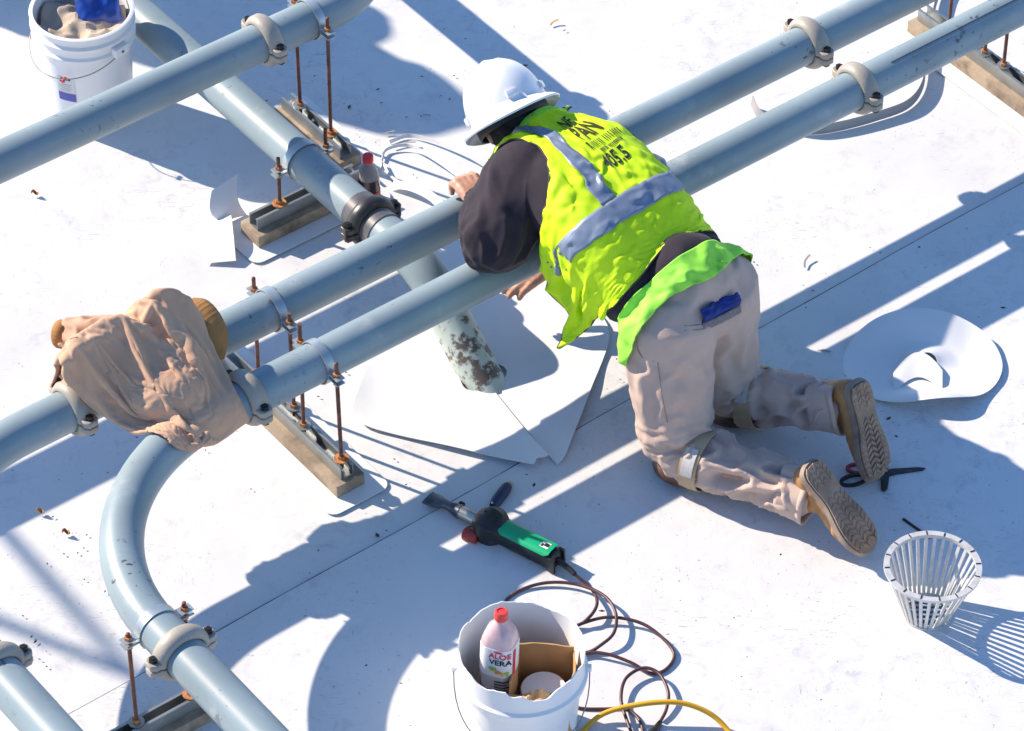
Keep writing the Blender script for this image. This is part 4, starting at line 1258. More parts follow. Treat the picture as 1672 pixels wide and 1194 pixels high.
NU, NV = 124, 104
cs = [J['pel'] + AX * .105, J['pel'].lerp(J['mid'], .6) + DOR * .012, J['mid'] + DOR * .022, J['mid'].lerp(J['nek'], .5) + DOR * .02, J['nek'] - AX * .02 + DOR * .004, J['nek'] + AX * .045 + DOR * .012]
CS = spline(cs, 20)
def vcen(v): x = max(0.0, min(1.0, v)) * (len(CS) - 1); i = min(int(x), len(CS) - 2); return CS[i].lerp(CS[i + 1], x - i)
def smooth01(x): x = max(0.0, min(1.0, x)); return x * x * (3 - 2 * x)
PHA, PHB = R(-118), R(142)
def vest0(u, v):
    ph = PHA + u * (PHB - PHA)
    c = vcen(v)
    side = -math.sin(ph)                       # +1 on the worker's left
    # the hem hangs lower towards the left front
    if v < .35:
        k = (1 - v / .35)
        c = c - AX * (k * (-.040 + .030 * max(0, side) ** 1.5 + .010 * max(0, -side)))
    d = DOR * math.cos(ph) + LAT * math.sin(ph)
    hit = tree.ray_cast(c + d * .5, -d, .5)
    r = (hit[0] - c).length if hit[0] is not None else .10
    lim = .245 - .125 * smooth01((v - .72) / .28)
    r = min(r, lim) + .012 + .020 * smooth01((.4 - v) / .4)
    return c + d * r
P = np.array([[tuple(vest0(i / (NU - 1), j / (NV - 1))) for j in range(NV)] for i in range(NU)])
# calm the cast shape before the cloth takes over
for _ in range(10):
    Q = P.copy()
    Q[1:-1] = (P[:-2] + P[2:] + 2 * P[1:-1]) / 4
    P = Q.copy(); Q[:, 1:-1] = (P[:, :-2] + P[:, 2:] + 2 * P[:, 1:-1]) / 4; P = Q
def uvf(i, j): return math.degrees(PHA + (i + .5) / (NU - 1) * (PHB - PHA)), (j + .5) / (NV - 1)
HOLES = ((-94, 46, .725, .165), (96, 46, .725, .165))
vs = P.reshape(-1, 3); fs = []; fuv = []
for i in range(NU - 1):
    for j in range(NV - 1):
        ph, v = uvf(i, j)
        hole = any(((ph - c0) / a0) ** 2 + ((v - v0) / b0) ** 2 < 1 for c0, a0, v0, b0 in HOLES)
        if hole: continue
        fs.append((i * NV + j, (i + 1) * NV + j, (i + 1) * NV + j + 1, i * NV + j + 1)); fuv.append((ph, v))
used = sorted({k for f in fs for k in f}); remap = {k: n for n, k in enumerate(used)}
# fullness of the cloth: folds running down the back, worked into the shape before it falls
def fold_field(P_, seed):
    q = P_ - np.array(J['mid']); a = q @ np.array(AX); l = q @ np.array(LAT); h = q @ np.array(DOR)
    w1, w2 = vnoise(P_, 7, seed), vnoise(P_, 15, seed + 2)
    x = vnoise(np.stack([a * 6.5 + w1 * 1.3, l * 20 + w2 * .9 + a * 7, h * 13], 1), 1, seed)
    y = vnoise(np.stack([a * 30 + w2, l * 34 - a * 14 + w1, h * 26], 1), 1, seed + 5)
    return .026 * creases(x, 2.6) + .006 * creases(y, 2.4)
# the armhole rims follow a clean curve instead of the weave of the grid
edge_n = {}
for f in fs:
    for a_, b_ in zip(f, f[1:] + f[:1]): edge_n[frozenset((a_, b_))] = edge_n.get(frozenset((a_, b_)), 0) + 1
rimv = {k for e, n_ in edge_n.items() if n_ == 1 for k in e}
def grid_pt(x, y):
    i, j = int(min(x, NU - 1.001)), int(min(y, NV - 1.001)); fx, fy = x - i, y - j
    return (P[i, j] * (1 - fx) + P[i + 1, j] * fx) * (1 - fy) + (P[i, j + 1] * (1 - fx) + P[i + 1, j + 1] * fx) * fy
for k in rimv:
    i, j = divmod(k, NV)
    if i in (0, NU - 1) or j in (0, NV - 1): continue
    ph, v = math.degrees(PHA + i / (NU - 1) * (PHB - PHA)), j / (NV - 1)
    c0, a0, v0, b0 = min(HOLES, key=lambda h: abs(h[0] - ph))
    dx, dy = (ph - c0) / a0, (v - v0) / b0; q = math.hypot(dx, dy)
    ph2, v2 = c0 + a0 * dx / q, v0 + b0 * dy / q
    vs[k] = grid_pt((R(ph2) - PHA) / (PHB - PHA) * (NU - 1), v2 * (NV - 1))
V0 = vs[used]
vest_me = bpy.data.meshes.new('vest'); vest_me.from_pydata(V0.tolist(), [], [tuple(remap[k] for k in f) for f in fs])
_, nr = co_no(vest_me)
sgn = np.sign((nr * (V0 - np.array([tuple(vcen((k % NV) / (NV - 1))) for k in used]))).sum(1)); sgn[sgn == 0] = 1
vfr = np.array([(k % NV) / (NV - 1) for k in used])
push(vest_me, sgn * (fold_field(V0, 3) * np.clip((.98 - vfr) / .12, 0, 1) + .006))
pin = {}
for k in used:
    v = (k % NV) / (NV - 1)
    if v > .93: pin[remap[k]] = 1.0 if v > .97 else .5
cloth_fall(vest_me, [trunk_me], 20, pin, grow=0.05, bend=1.0, tension=14)
bm = bmesh.new(); bm.from_mesh(vest_me)
for _ in range(1): bmesh.ops.smooth_vert(bm, verts=bm.verts, factor=.5, use_axis_x=True, use_axis_y=True, use_axis_z=True)
bm.to_mesh(vest_me); bm.free()
VC, _ = co_no(vest_me)
# dark binding sewn round every edge
nxt = {}
for e, n_ in edge_n.items():
    if n_ == 1:
        a_, b_ = tuple(e); nxt.setdefault(a_, []).append(b_); nxt.setdefault(b_, []).append(a_)
loops, seen = [], set()
for k in list(nxt):
    if k in seen: continue
    lp, cur, prev = [k], k, None
    seen.add(k)
    while True:
        cand = [q for q in nxt[cur] if q != prev and q not in seen]
        if not cand: break
        prev, cur = cur, cand[0]; seen.add(cur); lp.append(cur)
    loops.append(lp)
for m_ in (M_lime, M_limeg): vest_me.materials.append(m_)
vest_me.polygons.foreach_set('material_index', [1 if v > .925 else 0 for ph, v in fuv])
vest = link('vest', vest_me, None, root_p, angle=None)
sb = vest.modifiers.new('fine', 'SUBSURF'); sb.levels = 1; sb.render_levels = 1
so = vest.modifiers.new('thick', 'SOLIDIFY'); so.thickness = 0.0022; so.offset = 1
M_bind = mat('dark_binding', (0.05, 0.04, 0.03), 0.8)
for lp in loops:
    if len(lp) < 12: continue
    pts = [Vector(VC[remap[k]]) for k in lp]
    for _ in range(2): pts = [pts[i] if False else (pts[i - 1] + pts[i] * 2 + pts[(i + 1) % len(pts)]) / 4 for i in range(len(pts))]
    MB().tube(pts, .0030, 6, closed=True).build('binding', M_bind, vest, angle=None)

# lettering on the back of the vest, carried by the cloth
full = np.full((NU * NV, 3), np.nan); full[used] = VC; full = full.reshape(NU, NV, 3)
def vest_pt(phd, v, off=.0055):
    x = (R(phd) - PHA) / (PHB - PHA) * (NU - 1); y = v * (NV - 1)
    i, j = int(x), int(y); fx, fy = x - i, y - j
    q = lambda a, b: Vector(full[a, b])
    p = (q(i, j) * (1 - fx) + q(i + 1, j) * fx) * (1 - fy) + (q(i, j + 1) * (1 - fx) + q(i + 1, j + 1) * fx) * fy
    n = (q(i + 2, j) - q(i - 2, j)).cross(q(i, j + 2) - q(i, j - 2)).normalized()
    if n.dot(DOR) < 0: n = -n
    return p + n * off
calm = full.copy()
for _ in range(14):
    Q = calm.copy(); Q[1:-1, 1:-1] = (calm[:-2, 1:-1] + calm[2:, 1:-1] + calm[1:-1, :-2] + calm[1:-1, 2:]) / 4
    calm = np.where(np.isnan(Q), calm, Q)
vtree = bvh_of(vest_me)
def on_vest(ph0, v0, kx, ky):
    def f(x, y):
        phd, v = ph0 + x * kx, v0 + y * ky
        gx = (R(phd) - PHA) / (PHB - PHA) * (NU - 1); gy_ = v * (NV - 1)
        i, j = int(gx), int(gy_); fx, fy = gx - i, gy_ - j
        q = lambda a, b: Vector(calm[a, b])
        p = (q(i, j) * (1 - fx) + q(i + 1, j) * fx) * (1 - fy) + (q(i, j + 1) * (1 - fx) + q(i + 1, j + 1) * fx) * fy
        n = (q(i + 3, j) - q(i - 3, j)).cross(q(i, j + 3) - q(i, j - 3)).normalized()
        if n.dot(DOR) < 0: n = -n
        h = vtree.ray_cast(p + n * .06, -n, .12)
        return (h[0] if h[0] is not None else p) + n * .0048
    return f
M_print = mat('brown_print', (0.055, 0.030, 0.008), 0.7)
for txt, size, v0, x0, bold in (('NE', .057, .774, -.020, True), ('PAN', .057, .708, -.006, True), ('R', .026, .657, -.062, True), ('405.5', .044, .588, -.016, True)):
    link('lettering', text_mesh(txt, size, on_vest(16 + x0 * 300, v0, 300, 1.5), bold=bold), M_print if v0 > .7 else M_blackink, vest, smooth=False)
def print_row(v0, x0, x1, h, step, fill):
    # a printed line too small to read in the photograph: a row of letter-sized marks
    m_ = MB(); f = on_vest(16, v0, 300, 1.5); x = x0; r_ = random.Random(5)
    while x < x1:
        w = step * fill * r_.uniform(.7, 1.1)
        m_.add([f(x, -h / 2), f(x + w, -h / 2), f(x + w, h / 2), f(x, h / 2)], [(0, 1, 2, 3)])
        x += step * (2.2 if r_.random() < .12 else 1)
    o = m_.build('print_row', M_blackink, vest, smooth=False); o['kind'] = 'stuff'
print_row(.657, -.048, .075, .014, .0085, .42)
print_row(.630, -.040, .060, .007, .0055, .75)
def strip(fn, nu, nv):
    g = MB(); g.grid(nu, nv, fn, thick=.0012); g.build('reflective_strip', M_refl, vest, angle=None)
strip(lambda u, v: vest_pt(-100 + 228 * u, .420 + .068 * v, .0050 + .004 * smooth01((-60 - (-100 + 228 * u)) / 40)), 150, 9)
def up_l(u, v):
    t = .490 + .42 * u
    return vest_pt(-29 - 27 * smooth01((t - .74) / .2) + (v - .5) * (16 + 11 * smooth01((t - .72) / .22)), t, .0050)
strip(up_l, 70, 9)
strip(lambda u, v: vest_pt(62 - 4 * u + (v - .5) * 14, .490 + .07 * u, .0050), 20, 7)

# --- green shirt tail below the sweatshirt
t2 = bvh_of(tro, hoo)
NT, NW = 110, 26
def tail(u, v):
    ph = (u - .5) * 2 * R(118)
    c = J['pel'] + AX * (.055 - .085 * v) + DOR * .01
    side = -math.sin(ph)
    c = c - AX * (.012 * v * math.sin(ph * 3 + 1)) + AX * (.02 * v * max(0, -side))
    d = (DOR * math.cos(ph) + LAT * math.sin(ph)).normalized()
    hit = t2.ray_cast(c + d * .45, -d, .45)
    r = (hit[0] - c).length if hit[0] is not None else .15
    return c, d, min(r, .23)
TR = [[tail(i / (NT - 1), j / (NW - 1)) for j in range(NW)] for i in range(NT)]
RR = np.array([[q[2] for q in row] for row in TR])
for _ in range(7):
    Q = RR.copy(); Q[1:-1] = np.maximum(RR[1:-1], (RR[:-2] + RR[2:] + 2 * RR[1:-1]) / 4); RR = Q.copy()
    Q[:, 1:-1] = np.maximum(RR[:, 1:-1], (RR[:, :-2] + RR[:, 2:] + 2 * RR[:, 1:-1]) / 4); RR = Q
def tail_pt(u, v):
    i, j = int(round(u * (NT - 1))), int(round(v * (NW - 1)))
    c, d, _ = TR[i][j]
    f = .012 * max(0, nz((u * 13 + .8 * v, v * 1.2, 0), 1, 4)) + .006 * (1 - abs(nz((u * 22 - 1.5 * v, v * 2, 3), 1, 2)) * 3) * v
    ext = .013 - .004 * (1 - v)
    return c + d * (RR[i, j] + ext + f)
MB().grid(NT, NW, tail_pt, thick=.002).build('shirt_tail', M_limeg, root_p, angle=None)
# sweatshirt hem band
def hem_pt(u, v):
    ph = 2 * math.pi * u
    c = J['pel'] + AX * (.150 - .125 * v) + DOR * .008
    d = (DOR * math.cos(ph) + LAT * math.sin(ph)).normalized()
    hit = t2.ray_cast(c + d * .45, -d, .45)
    r = min((hit[0] - c).length if hit[0] is not None else .15, .23)
    return c + d * (r +   .0035 + .004 * max(0, nz((math.cos(ph) * 6, math.sin(ph) * 6, v * 2), 1, 9)))
MB().grid(120, 12, hem_pt, thick=.003, wrap_u=True).build('sweatshirt_hem', M_hood, root_p, angle=None)

# --- hard hat
hat = HC + HUP * .020
def hat_p(a, r, z, flare=0.0):
    return hat + HRT * (.114 * r * math.cos(a)) + HFW * (.136 * r * math.sin(a)) + HUP * z
hm = MB(); n = 96; prof = []
for i in range(19):
    t = math.pi / 2 * i / 18
    prof.append((math.cos(t) ** .86 if i < 18 else 0.0, .150 * math.sin(t) ** .93, 0))
outer = [(1.27, -.016), (1.275, -.013), (1.20, -.006), (1.06, .002), (1.01, .006)]
rings = [(r, z) for r, z in outer] + [(r, z + .006) for r, z, _ in prof[1:]]
inner = [(.955 * r if r > 0 else 0, z * .965) for r, z, _ in reversed(prof[1:])] + [(.965, .002), (1.05, -.002), (1.19, -.0095), (1.262, -.0185)]
vs, fs = [], []
allr = rings + inner
for (r, z) in allr:
    for j in range(n):
        a = 2 * math.pi * j / n
        k = r; zz = z
        if r > 1.03:                                   # brim droops a little at front and back
            zz -= .010 * (abs(math.sin(a)) ** 2) * (r - 1.0) / .27
            k += .05 * max(0, math.sin(a)) ** 3 * (r - 1.0) / .27
        elif z > .01:
            ridge = math.exp(-(math.cos(a) * r * .114 / .016) ** 2) * smooth01((.9 - r) / .3) * .006
            ridge += math.exp(-((abs(math.cos(a)) * r * .114 - .040) / .007) ** 2) * smooth01((.92 - r) / .2) * .0022
            zz += ridge
        vs.append(hat_p(a, k, zz))
K = len(allr)
for i in range(K):
    for j in range(n): fs.append((i * n + j, i * n + (j + 1) % n, ((i + 1) % K) * n + (j + 1) % n, ((i + 1) % K) * n + j))
hm.add(vs, fs); helmet = hm.build('hard_hat', M_helm, root_p, merge=1e-5, angle=55)
for a in (R(-12), R(192), R(-75)):
    p = hat_p(a, 1.005, .030); o_ = (HRT * math.cos(a) + HFW * math.sin(a)).normalized(); tg_ = HUP.cross(o_)
    MB().box(p, (.034, .012, .020), Matrix((tg_, o_, HUP)).transposed().to_4x4(), .003).build('accessory_slot', M_helm, helmet)
def sus(u, v):
    a = 2 * math.pi * u
    return hat_p(a, .90, -.004 - .030 * v)
MB().grid(48, 3, sus, thick=.003, wrap_u=True).build('headband', M_black, helmet)

# --- boots
def boot(an, L_, S_, flip, k=1.0):
    L_ = Vector(L_).normalized(); S_ = Vector(S_); S_ = (S_ - L_ * S_.dot(L_)).normalized(); W_ = S_.cross(L_) * flip
    B = lambda x, y, z: an + (L_ * x + W_ * y + S_ * (z - .098)) * k
    bt_ = thing_part = bpy.data.objects.new('boot', None); COL.objects.link(bt_); bt_.parent = root_p; bt_.empty_display_size = .05
    out = [(-.086, .0), (-.082, .020), (-.066, .034), (-.03, .036), (.02, .034), (.06, .040), (.10, .049), (.14, .052), (.175, .044), (.198, .026), (.205, .004),
           (.200, -.018), (.178, -.034), (.14, -.041), (.10, -.041), (.06, -.034), (.02, -.031), (-.03, -.034), (-.066, -.033), (-.082, -.019)]
    out = [(p.x, p.y * 1.12) for p in spline([Vector((x, y, 0)) for x, y in out], 3, True)]
    m_ = MB(); n_ = len(out); vs = []
    lv = [(.0, .95), (.005, 1.0), (.020, 1.02), (.027, 1.0)]
    for z, k in lv: vs += [B(x if k == 1 else .06 + (x - .06) * k, y * k, z + .012 * max(0, (x - .14) / .06) ** 2 * .5) for x, y in out]
    fs = [tuple(range(n_ - 1, -1, -1)), tuple((len(lv) - 1) * n_ + i for i in range(n_))]
    for q in range(len(lv) - 1): fs += [(q * n_ + i, q * n_ + (i + 1) % n_, (q + 1) * n_ + (i + 1) % n_, (q + 1) * n_ + i) for i in range(n_)]
    m_.add(vs, fs); m_.build('sole', mat('pale_midsole', (0.27, 0.205, 0.16), 0.8, var=.3, var_scale=20) if 'pale_midsole' not in MATS else MATS['pale_midsole'], bt_)
    # outsole with wavy lugs
    tm = MB(); tv = []; 
    tm2 = MB()
    base = [B(.06 + (x - .06) * .955, y * .93, -.0022 + .006 * max(0, (x - .14) / .06) ** 2) for x, y in out] + [B(.06 + (x - .06) * .955, y * .93, .002 + .006 * max(0, (x - .14) / .06) ** 2) for x, y in out]
    tm.add(base, [tuple(range(n_ - 1, -1, -1))] + [(i, (i + 1) % n_, n_ + (i + 1) % n_, n_ + i) for i in range(n_)])
    tm.build('outsole', M_sole, bt_)
    def half(x):
        ys = [y for xx, y in out if abs(xx - x) < .012]
        return (min(ys) * .86, max(ys) * .86) if len(ys) > 1 else (0, 0)
    x = -.070
    while x < .192:
        y0, y1 = half(x)
        if y1 - y0 > .02 and not (-.012 < x < .022):
            for q in range(5):
                ya, yb = y0 + (y1 - y0) * (q + .06) / 5, y0 + (y1 - y0) * (q + .94) / 5
                zz = .006 * (1 if q % 2 else -1); up_ = .006 * max(0, (x - .14) / .06) ** 2
                hh = .0040
                pts = [B(x - .0045 + zz, ya, -hh + up_), B(x + .0045 + zz, ya, -hh + up_), B(x + .0045 - zz, yb, -hh + up_), B(x - .0045 - zz, yb, -hh + up_),
                       B(x - .006 + zz, ya, 0 + up_), B(x + .006 + zz, ya, 0 + up_), B(x + .006 - zz, yb, 0 + up_), B(x - .006 - zz, yb, 0 + up_)]
                tm2.add(pts, [(0, 1, 2, 3), (0, 4, 5, 1), (1, 5, 6, 2), (2, 6, 7, 3), (3, 7, 4, 0)])
        x += .0165
    tr_ = tm2.build('tread', M_sole, bt_, smooth=False); tr_['kind'] = 'stuff'
    # leather upper: fused volumes
    um = MB()
    limb(um, [B(-.045, 0, .055), B(.02, 0, .05), B(.07, .004, .046), B(.12, .006, .040), B(.160, .004, .036)], [.036, .038, .040, .040, .034], 20)
    limb(um, [B(.10, .010, .036), B(.165, .006, .034)], [.044, .036], 18)
    limb(um, [B(-.048, 0, .04), B(-.045, 0, .075), B(-.030, 0, .115), B(-.025, 0, .165)], [.035, .036, .040, .042], 20)
    limb(um, [B(.03, 0, .06), B(.010, 0, .100), B(-.002, 0, .165)], [.036, .038, .042], 20)
    up = fuse(um, .006, 4); c_, n2 = co_no(up)
    # flatten against the sole
    h = (c_ - np.array(an)) @ np.array(S_) + .098 * k
    lift = np.clip(.024 * k - h, 0, None); c_ = c_ + lift[:, None] * np.array(S_)
    up.vertices.foreach_set('co', c_.ravel()); up.update()
    push(up, .0022 * vnoise(c_, 40, 6) + .0016 * creases(vnoise(c_, 30, 3), 3))
    link('upper', up, M_leath, bt_, angle=None)
    # collar stitching strip, laces
    cl = MB()
    cpath = [B(-.017 + .048 * math.cos(t), .044 * math.sin(t), .158 + .004 * math.cos(t)) for t in [2 * math.pi * i / 30 for i in range(30)]]
    cl.tube(cpath, .0045, 8, closed=True); cl.build('padded_collar', M_leath, bt_)
    for i in range(5):
        xx = .045 + .014 * i; zz = .106 - .0135 * i
        MB().tube([B(xx - .006, -.026, zz - .010), B(xx + .004, 0, zz + .002), B(xx - .006, .026, zz - .010)], .0026, 8).build('lace', M_card, bt_)
    return bt_
boot(J['anL'], (.60, -.42, -.66), (-.50, .52, -.68), 1, .86)
boot(J['anR'], (.22, -.40, -.89), (-.58, .58, -.57), -1)

# --- knee pads
for kn, an in (('knL', 'anL'), ('knR', 'anR')):
    K_, A_ = J[kn], J[an]; sh = (A_ - K_).normalized()
    u_ = sh.cross(ZUP).normalized(); w_ = u_.cross(sh)
    kp = bpy.data.objects.new('knee_pad', None); COL.objects.link(kp); kp.parent = root_p; kp.empty_display_size = .05
    c = K_ + sh * .075 + ZUP * .010
    def strap(a, b):
        t = 2 * math.pi * a
        return c + sh * ((b - .5) * .052 + .010 * math.sin(t)) + (u_ * math.cos(t) + w_ * math.sin(t)) * (.087 + .003 * math.sin(2 * t))
    MB().grid(48, 4, strap, thick=.004, wrap_u=True).build('strap', M_band_t, kp)
    def lab(a, b):
        t = R(8) + R(50) * a if kn == 'knL' else R(30) + R(50) * a
        return c + sh * ((b - .5) * .036 + .010 * math.sin(t)) + (u_ * math.cos(t) + w_ * math.sin(t)) * (.0945 + .003 * math.sin(2 * t))
    MB().grid(10, 4, lab).build('label', mat('grey_label', (0.50, 0.47, 0.45), .7, var=.12, var_scale=120) if 'grey_label' not in MATS else MATS['grey_label'], kp)
    cup = MB()
    ell(cup, K_ + sh * .035 - ZUP * .026, (sh * .105, u_ * .082, ZUP * .048))
    cu_ = fuse(cup, .007, 2); c2, _ = co_no(cu_)
    c2[:, 2] = np.maximum(c2[:, 2], .0055); cu_.vertices.foreach_set('co', c2.ravel()); cu_.update()
    link('pad', cu_, mat('dark_leather_pad', (0.075, 0.035, 0.022), .5, var=.3, var_scale=25) if 'dark_leather_pad' not in MATS else MATS['dark_leather_pad'], kp, angle=None)

# --- blue cloth and pocket on the seat
t3 = bvh_of(tro)
def on_seat(px, py, lift):
    d = (FWD * FPX + RIGHT * (px - 836) + UP * (597 - py)).normalized()
    h = t3.ray_cast(CAM, d)
    return (h[0] if h[0] is not None else at(px, py, .5)), (h[1] if h[1] is not None else -d)
pa, na = on_seat(1140, 517, 0); pb, nb = on_seat(1202, 486, 0); pm_, nm_ = on_seat(1172, 505, 0)
nn = nm_.normalized(); ex = (pb - pa); exl = ex.length; ex = ex.normalized(); ey = nn.cross(ex).normalized()
def rag(u, v):
    x = (u - .5) * exl * .95; y = (v - .35) * .040
    fold = .010 * math.sin(u * 9) * v + .012 * nz((u * 6, v * 5, 1), 1, 3) * v
    return pm_ + ex * x + ey * y + nn * (.010 + .012 * math.sin(math.pi * min(1, v * 1.1)) + fold)
MB().grid(26, 12, rag, thick=.006).build('glove', mat('blue_cloth', (0.006, 0.028, 0.20), .8, var=.3, var_scale=40, bump=.4, bump_scale=300), root_p, angle=None)
def rag2(u, v):
    x = (u - .5) * exl * .98; y = -.012 - v * .022
    return pm_ + ex * x + ey * y + nn * (.0085 + .004 * math.sin(math.pi * u))
MB().grid(20, 5, rag2, thick=.004).build('glove_cuff', mat('grey_knit', (0.20, 0.17, 0.17), .9, var=.3, var_scale=200), root_p, angle=None)
M_seam = mat('trouser_stitching', (0.27, 0.19, 0.155), 0.9)
def pocket(pts, r=.0014):
    P_ = []
    for x, y in pts:
        p, n_ = on_seat(x, y, 0); P_.append(p + n_ * .0006)
    MB().tube(spline(P_, 6), r, 6).build('pocket_seam', M_seam, root_p)
pocket([(1118, 532), (1140, 531), (1170, 524), (1196, 508), (1206, 492)])
pocket([(1046, 538), (1040, 560), (1048, 582), (1068, 590)])
pocket([(1118, 540), (1150, 537), (1182, 524), (1206, 503)], .0010)
pocket([(1074, 592), (1078, 620), (1082, 650), (1090, 690)], .0010)
# ------------------------------------------------------------------ jacket thrown over the two pipes
jc = at(236, 640, Z1)
jk = thing('work_jacket', 'crumpled tan work jacket thrown over the two parallel pipes', 'jacket', Vector((jc.x, jc.y, 0)))
M_jack = mat('tan_jacket_canvas', (0.58, 0.350, 0.225), 0.88, var=0.08, var_scale=6, sheen=0.08, bump=0.4, bump_scale=520, dirt=(0.30, 0.20, 0.16), dirt_scale=9, dirt_amt=0.30, dirt_soft=0.16)
M_rib = mat('brown_rib_knit', (0.36, 0.17, 0.055), 0.9, var=0.15, var_scale=30)
cm1 = MB(); cm1.tube([P1a - D12 * .9, P1a + D12 * .5], PR, 20); c1_me = cm1.mesh('c')
cm2 = MB(); cm2.tube([cA + D12 * .3] + ar2 + [cC], PR, 20)
for c, d in ((cA, D12), (dA, D12)): cm2.tube([c - Vector(d) * .026, c + Vector(d) * .026], PR + .022, 20)
c2_me = cm2.mesh('c')
fm = MB()                                             # the bulk of the garment inside the heap
JM = (P1a + D12 * ((on(P1a, D12, 236, Z1) - P1a).dot(D12))); JM = Vector((JM.x, JM.y, 0)) + N12 * .095
Jp = lambda a, n, z: JM + D12 * a + N12 * n + ZUP * z
ell(fm, Jp(-.02, -.095, .475), (D12 * .13, N12 * .085, ZUP * .085))
ell(fm, Jp(.03, -.02, .475), (D12 * .10, N12 * .10, ZUP * .070))
ell(fm, Jp(-.13, -.07, .465), (D12 * .09, N12 * .08, ZUP * .060))
ell(fm, Jp(-.02, .06, .460), (D12 * .11, N12 * .09, ZUP * .058))
f_me = fuse(fm, .014, 3)
NJ, NK = 92, 96
prof_ = spline([Vector((n_, z_, 0)) for n_, z_ in ((-.215, .40), (-.205, .50), (-.15, .575), (-.05, .585), (.05, .565), (.120, .535), (.165, .465), (.176, .395))], 20)
def jack0(u, v):
    q = prof_[min(int(v * (len(prof_) - 1)), len(prof_) - 1)]
    a = (u - .5) * .38 - .060 + (v - .5) * .01
    a *= 1 - .34 * smooth01((v - .5) / .5) * (u < .5) - .10 * smooth01((v - .6) / .4)
    e = 1 - .9 * max(0, abs(2 * u - 1) - .7)
    z = .40 + (q.y - .40) * (e if q.y > .4 else 1)
    return Jp(a + .02 * nz((v * 3, u * 3, 2)), q.x, z + .006)
jm = MB(); jm.grid(NJ, NK, jack0)
jme = jm.mesh('jacket', fixn=False)
c_, n_ = co_no(jme)
q = c_ - np.array(JM); la, ln_ = q @ np.array(D12), q @ np.array(N12)
ww, wv = vnoise(c_, 6, 2), vnoise(c_, 13, 4)
x = vnoise(np.stack([la * 13 + ww * .8 - ln_ * 7, ln_ * 3.0 + la * 2, c_[:, 2] * 2.0], 1), 1, 6)
y = vnoise(np.stack([la * 26 - ln_ * 12 + wv, ln_ * 20 + ww * 1.5, c_[:, 2] * 16], 1), 1, 9)
sg = np.sign(n_[:, 2].mean())
push(jme, sg * ((.014 + .030 * np.clip(.6 + la * 3.5, 0, 1)) * creases(x, 2.6) + .006 * creases(y, 2.4) + .004))
pinj = {}
for i in range(NJ):
    for j in range(NK):
        if abs(j / (NK - 1) - .36) < .03 and i % 9 == 4: pinj[i * NK + j] = 1.0
cloth_fall(jme, [c1_me, c2_me, f_me], 26, pinj, grow=0.06, bend=1.6, tension=14, fric=25, mass=0.3, quality=6)
bm = bmesh.new(); bm.from_mesh(jme)
for _ in range(0): bmesh.ops.smooth_vert(bm, verts=bm.verts, factor=.5, use_axis_x=True, use_axis_y=True, use_axis_z=True)
bm.to_mesh(jme); bm.free()
jb = link('shell', jme, M_jack, jk, angle=None)
jco, jno = co_no(jme)
def seam(idx, r=.0022):
    pts = [Vector(jco[k] + sg * jno[k] * .0015) for k in idx]
    MB().tube(pts, r, 6).build('seam', M_jack, jk, angle=None)
seam([int(.40 * NJ) * NK + j for j in range(4, NK - 2)])
seam([int(.405 * NJ + 2) * NK + j for j in range(4, NK - 2)], .0012)
seam([i * NK + int(.62 * NK) for i in range(int(.40 * NJ), NJ - 2)])
seam([i * NK + int(.30 * NK + 6 * math.sin(i * .08)) for i in range(3, int(.40 * NJ))])
seam([i * NK + NK - 4 for i in range(1, NJ - 1)], .0015)
sb = jb.modifiers.new('fine', 'SUBSURF'); sb.levels = 1; sb.render_levels = 1
so = jb.modifiers.new('thick', 'SOLIDIFY'); so.thickness = 0.004
# sleeve lying along the upper pipe, ending in a ribbed cuff
def sleeve(pts, rads, seed):
    m_ = MB(); limb(m_, pts, rads, 24, 8)
    me = fuse(m_, .006, 4); c_, _ = co_no(me)
    s, f, r_, ph = seg_coord(c_, pts[0], pts[-1])
    x = vnoise(np.stack([s * 16 + np.sin(ph) * .9, np.cos(ph) * 1.2, np.sin(ph) * 1.2 + seed], 1), 1, seed)
    push(me, .014 * creases(x, 2.4) - .005 + .005 * vnoise(c_, 14, seed))
    link('sleeve', me, M_jack, jk, angle=None)
sleeve([at(250, 560, .50), at(190, 552, .505), at(135, 548, .50), at(112, 545, .49)], [.060, .055, .047, .040], 3.0)
sleeve([at(225, 620, .47), at(165, 618, .475), at(118, 606, .47)], [.06, .058, .042], 6.0)
def ribbed(path, width, wdir, name, thick=.006):
    P_ = spline(path, 10); k = len(P_)
    def fn(u, v):
        x_ = u * (k - 1); i = min(int(x_), k - 2)
        return P_[i].lerp(P_[i + 1], x_ - i) + Vector(wdir) * ((v - .5) * width) + ZUP * (.0009 * math.cos(u * 330) + .010 * math.sin(math.pi * v))
    MB().grid(330, 6, fn, thick=thick).build(name, M_rib, jk, angle=None)
ribbed([at(300, 504, .510), at(322, 508, .518), at(342, 530, .505), at(354, 562, .470), at(348, 600, .430)], .085, (-D12 * .9 + N12 * .3).normalized(), 'collar')
ce_ = at(103, 546, .488); cd_ = (at(112, 545, .49) - at(140, 548, .50)).normalized()
MB().lathe([(.020, .018), (.034, .018), (.038, .012), (.039, -.018), (.025, -.018)], 60, frame(cd_), ce_, closed=True,
           fn=lambda p, a, r, z: Vector((p.x * (1 + .02 * math.cos(20 * a)), p.y * (1 + .02 * math.cos(20 * a)), p.z))).build('cuff', M_rib, jk, angle=None)

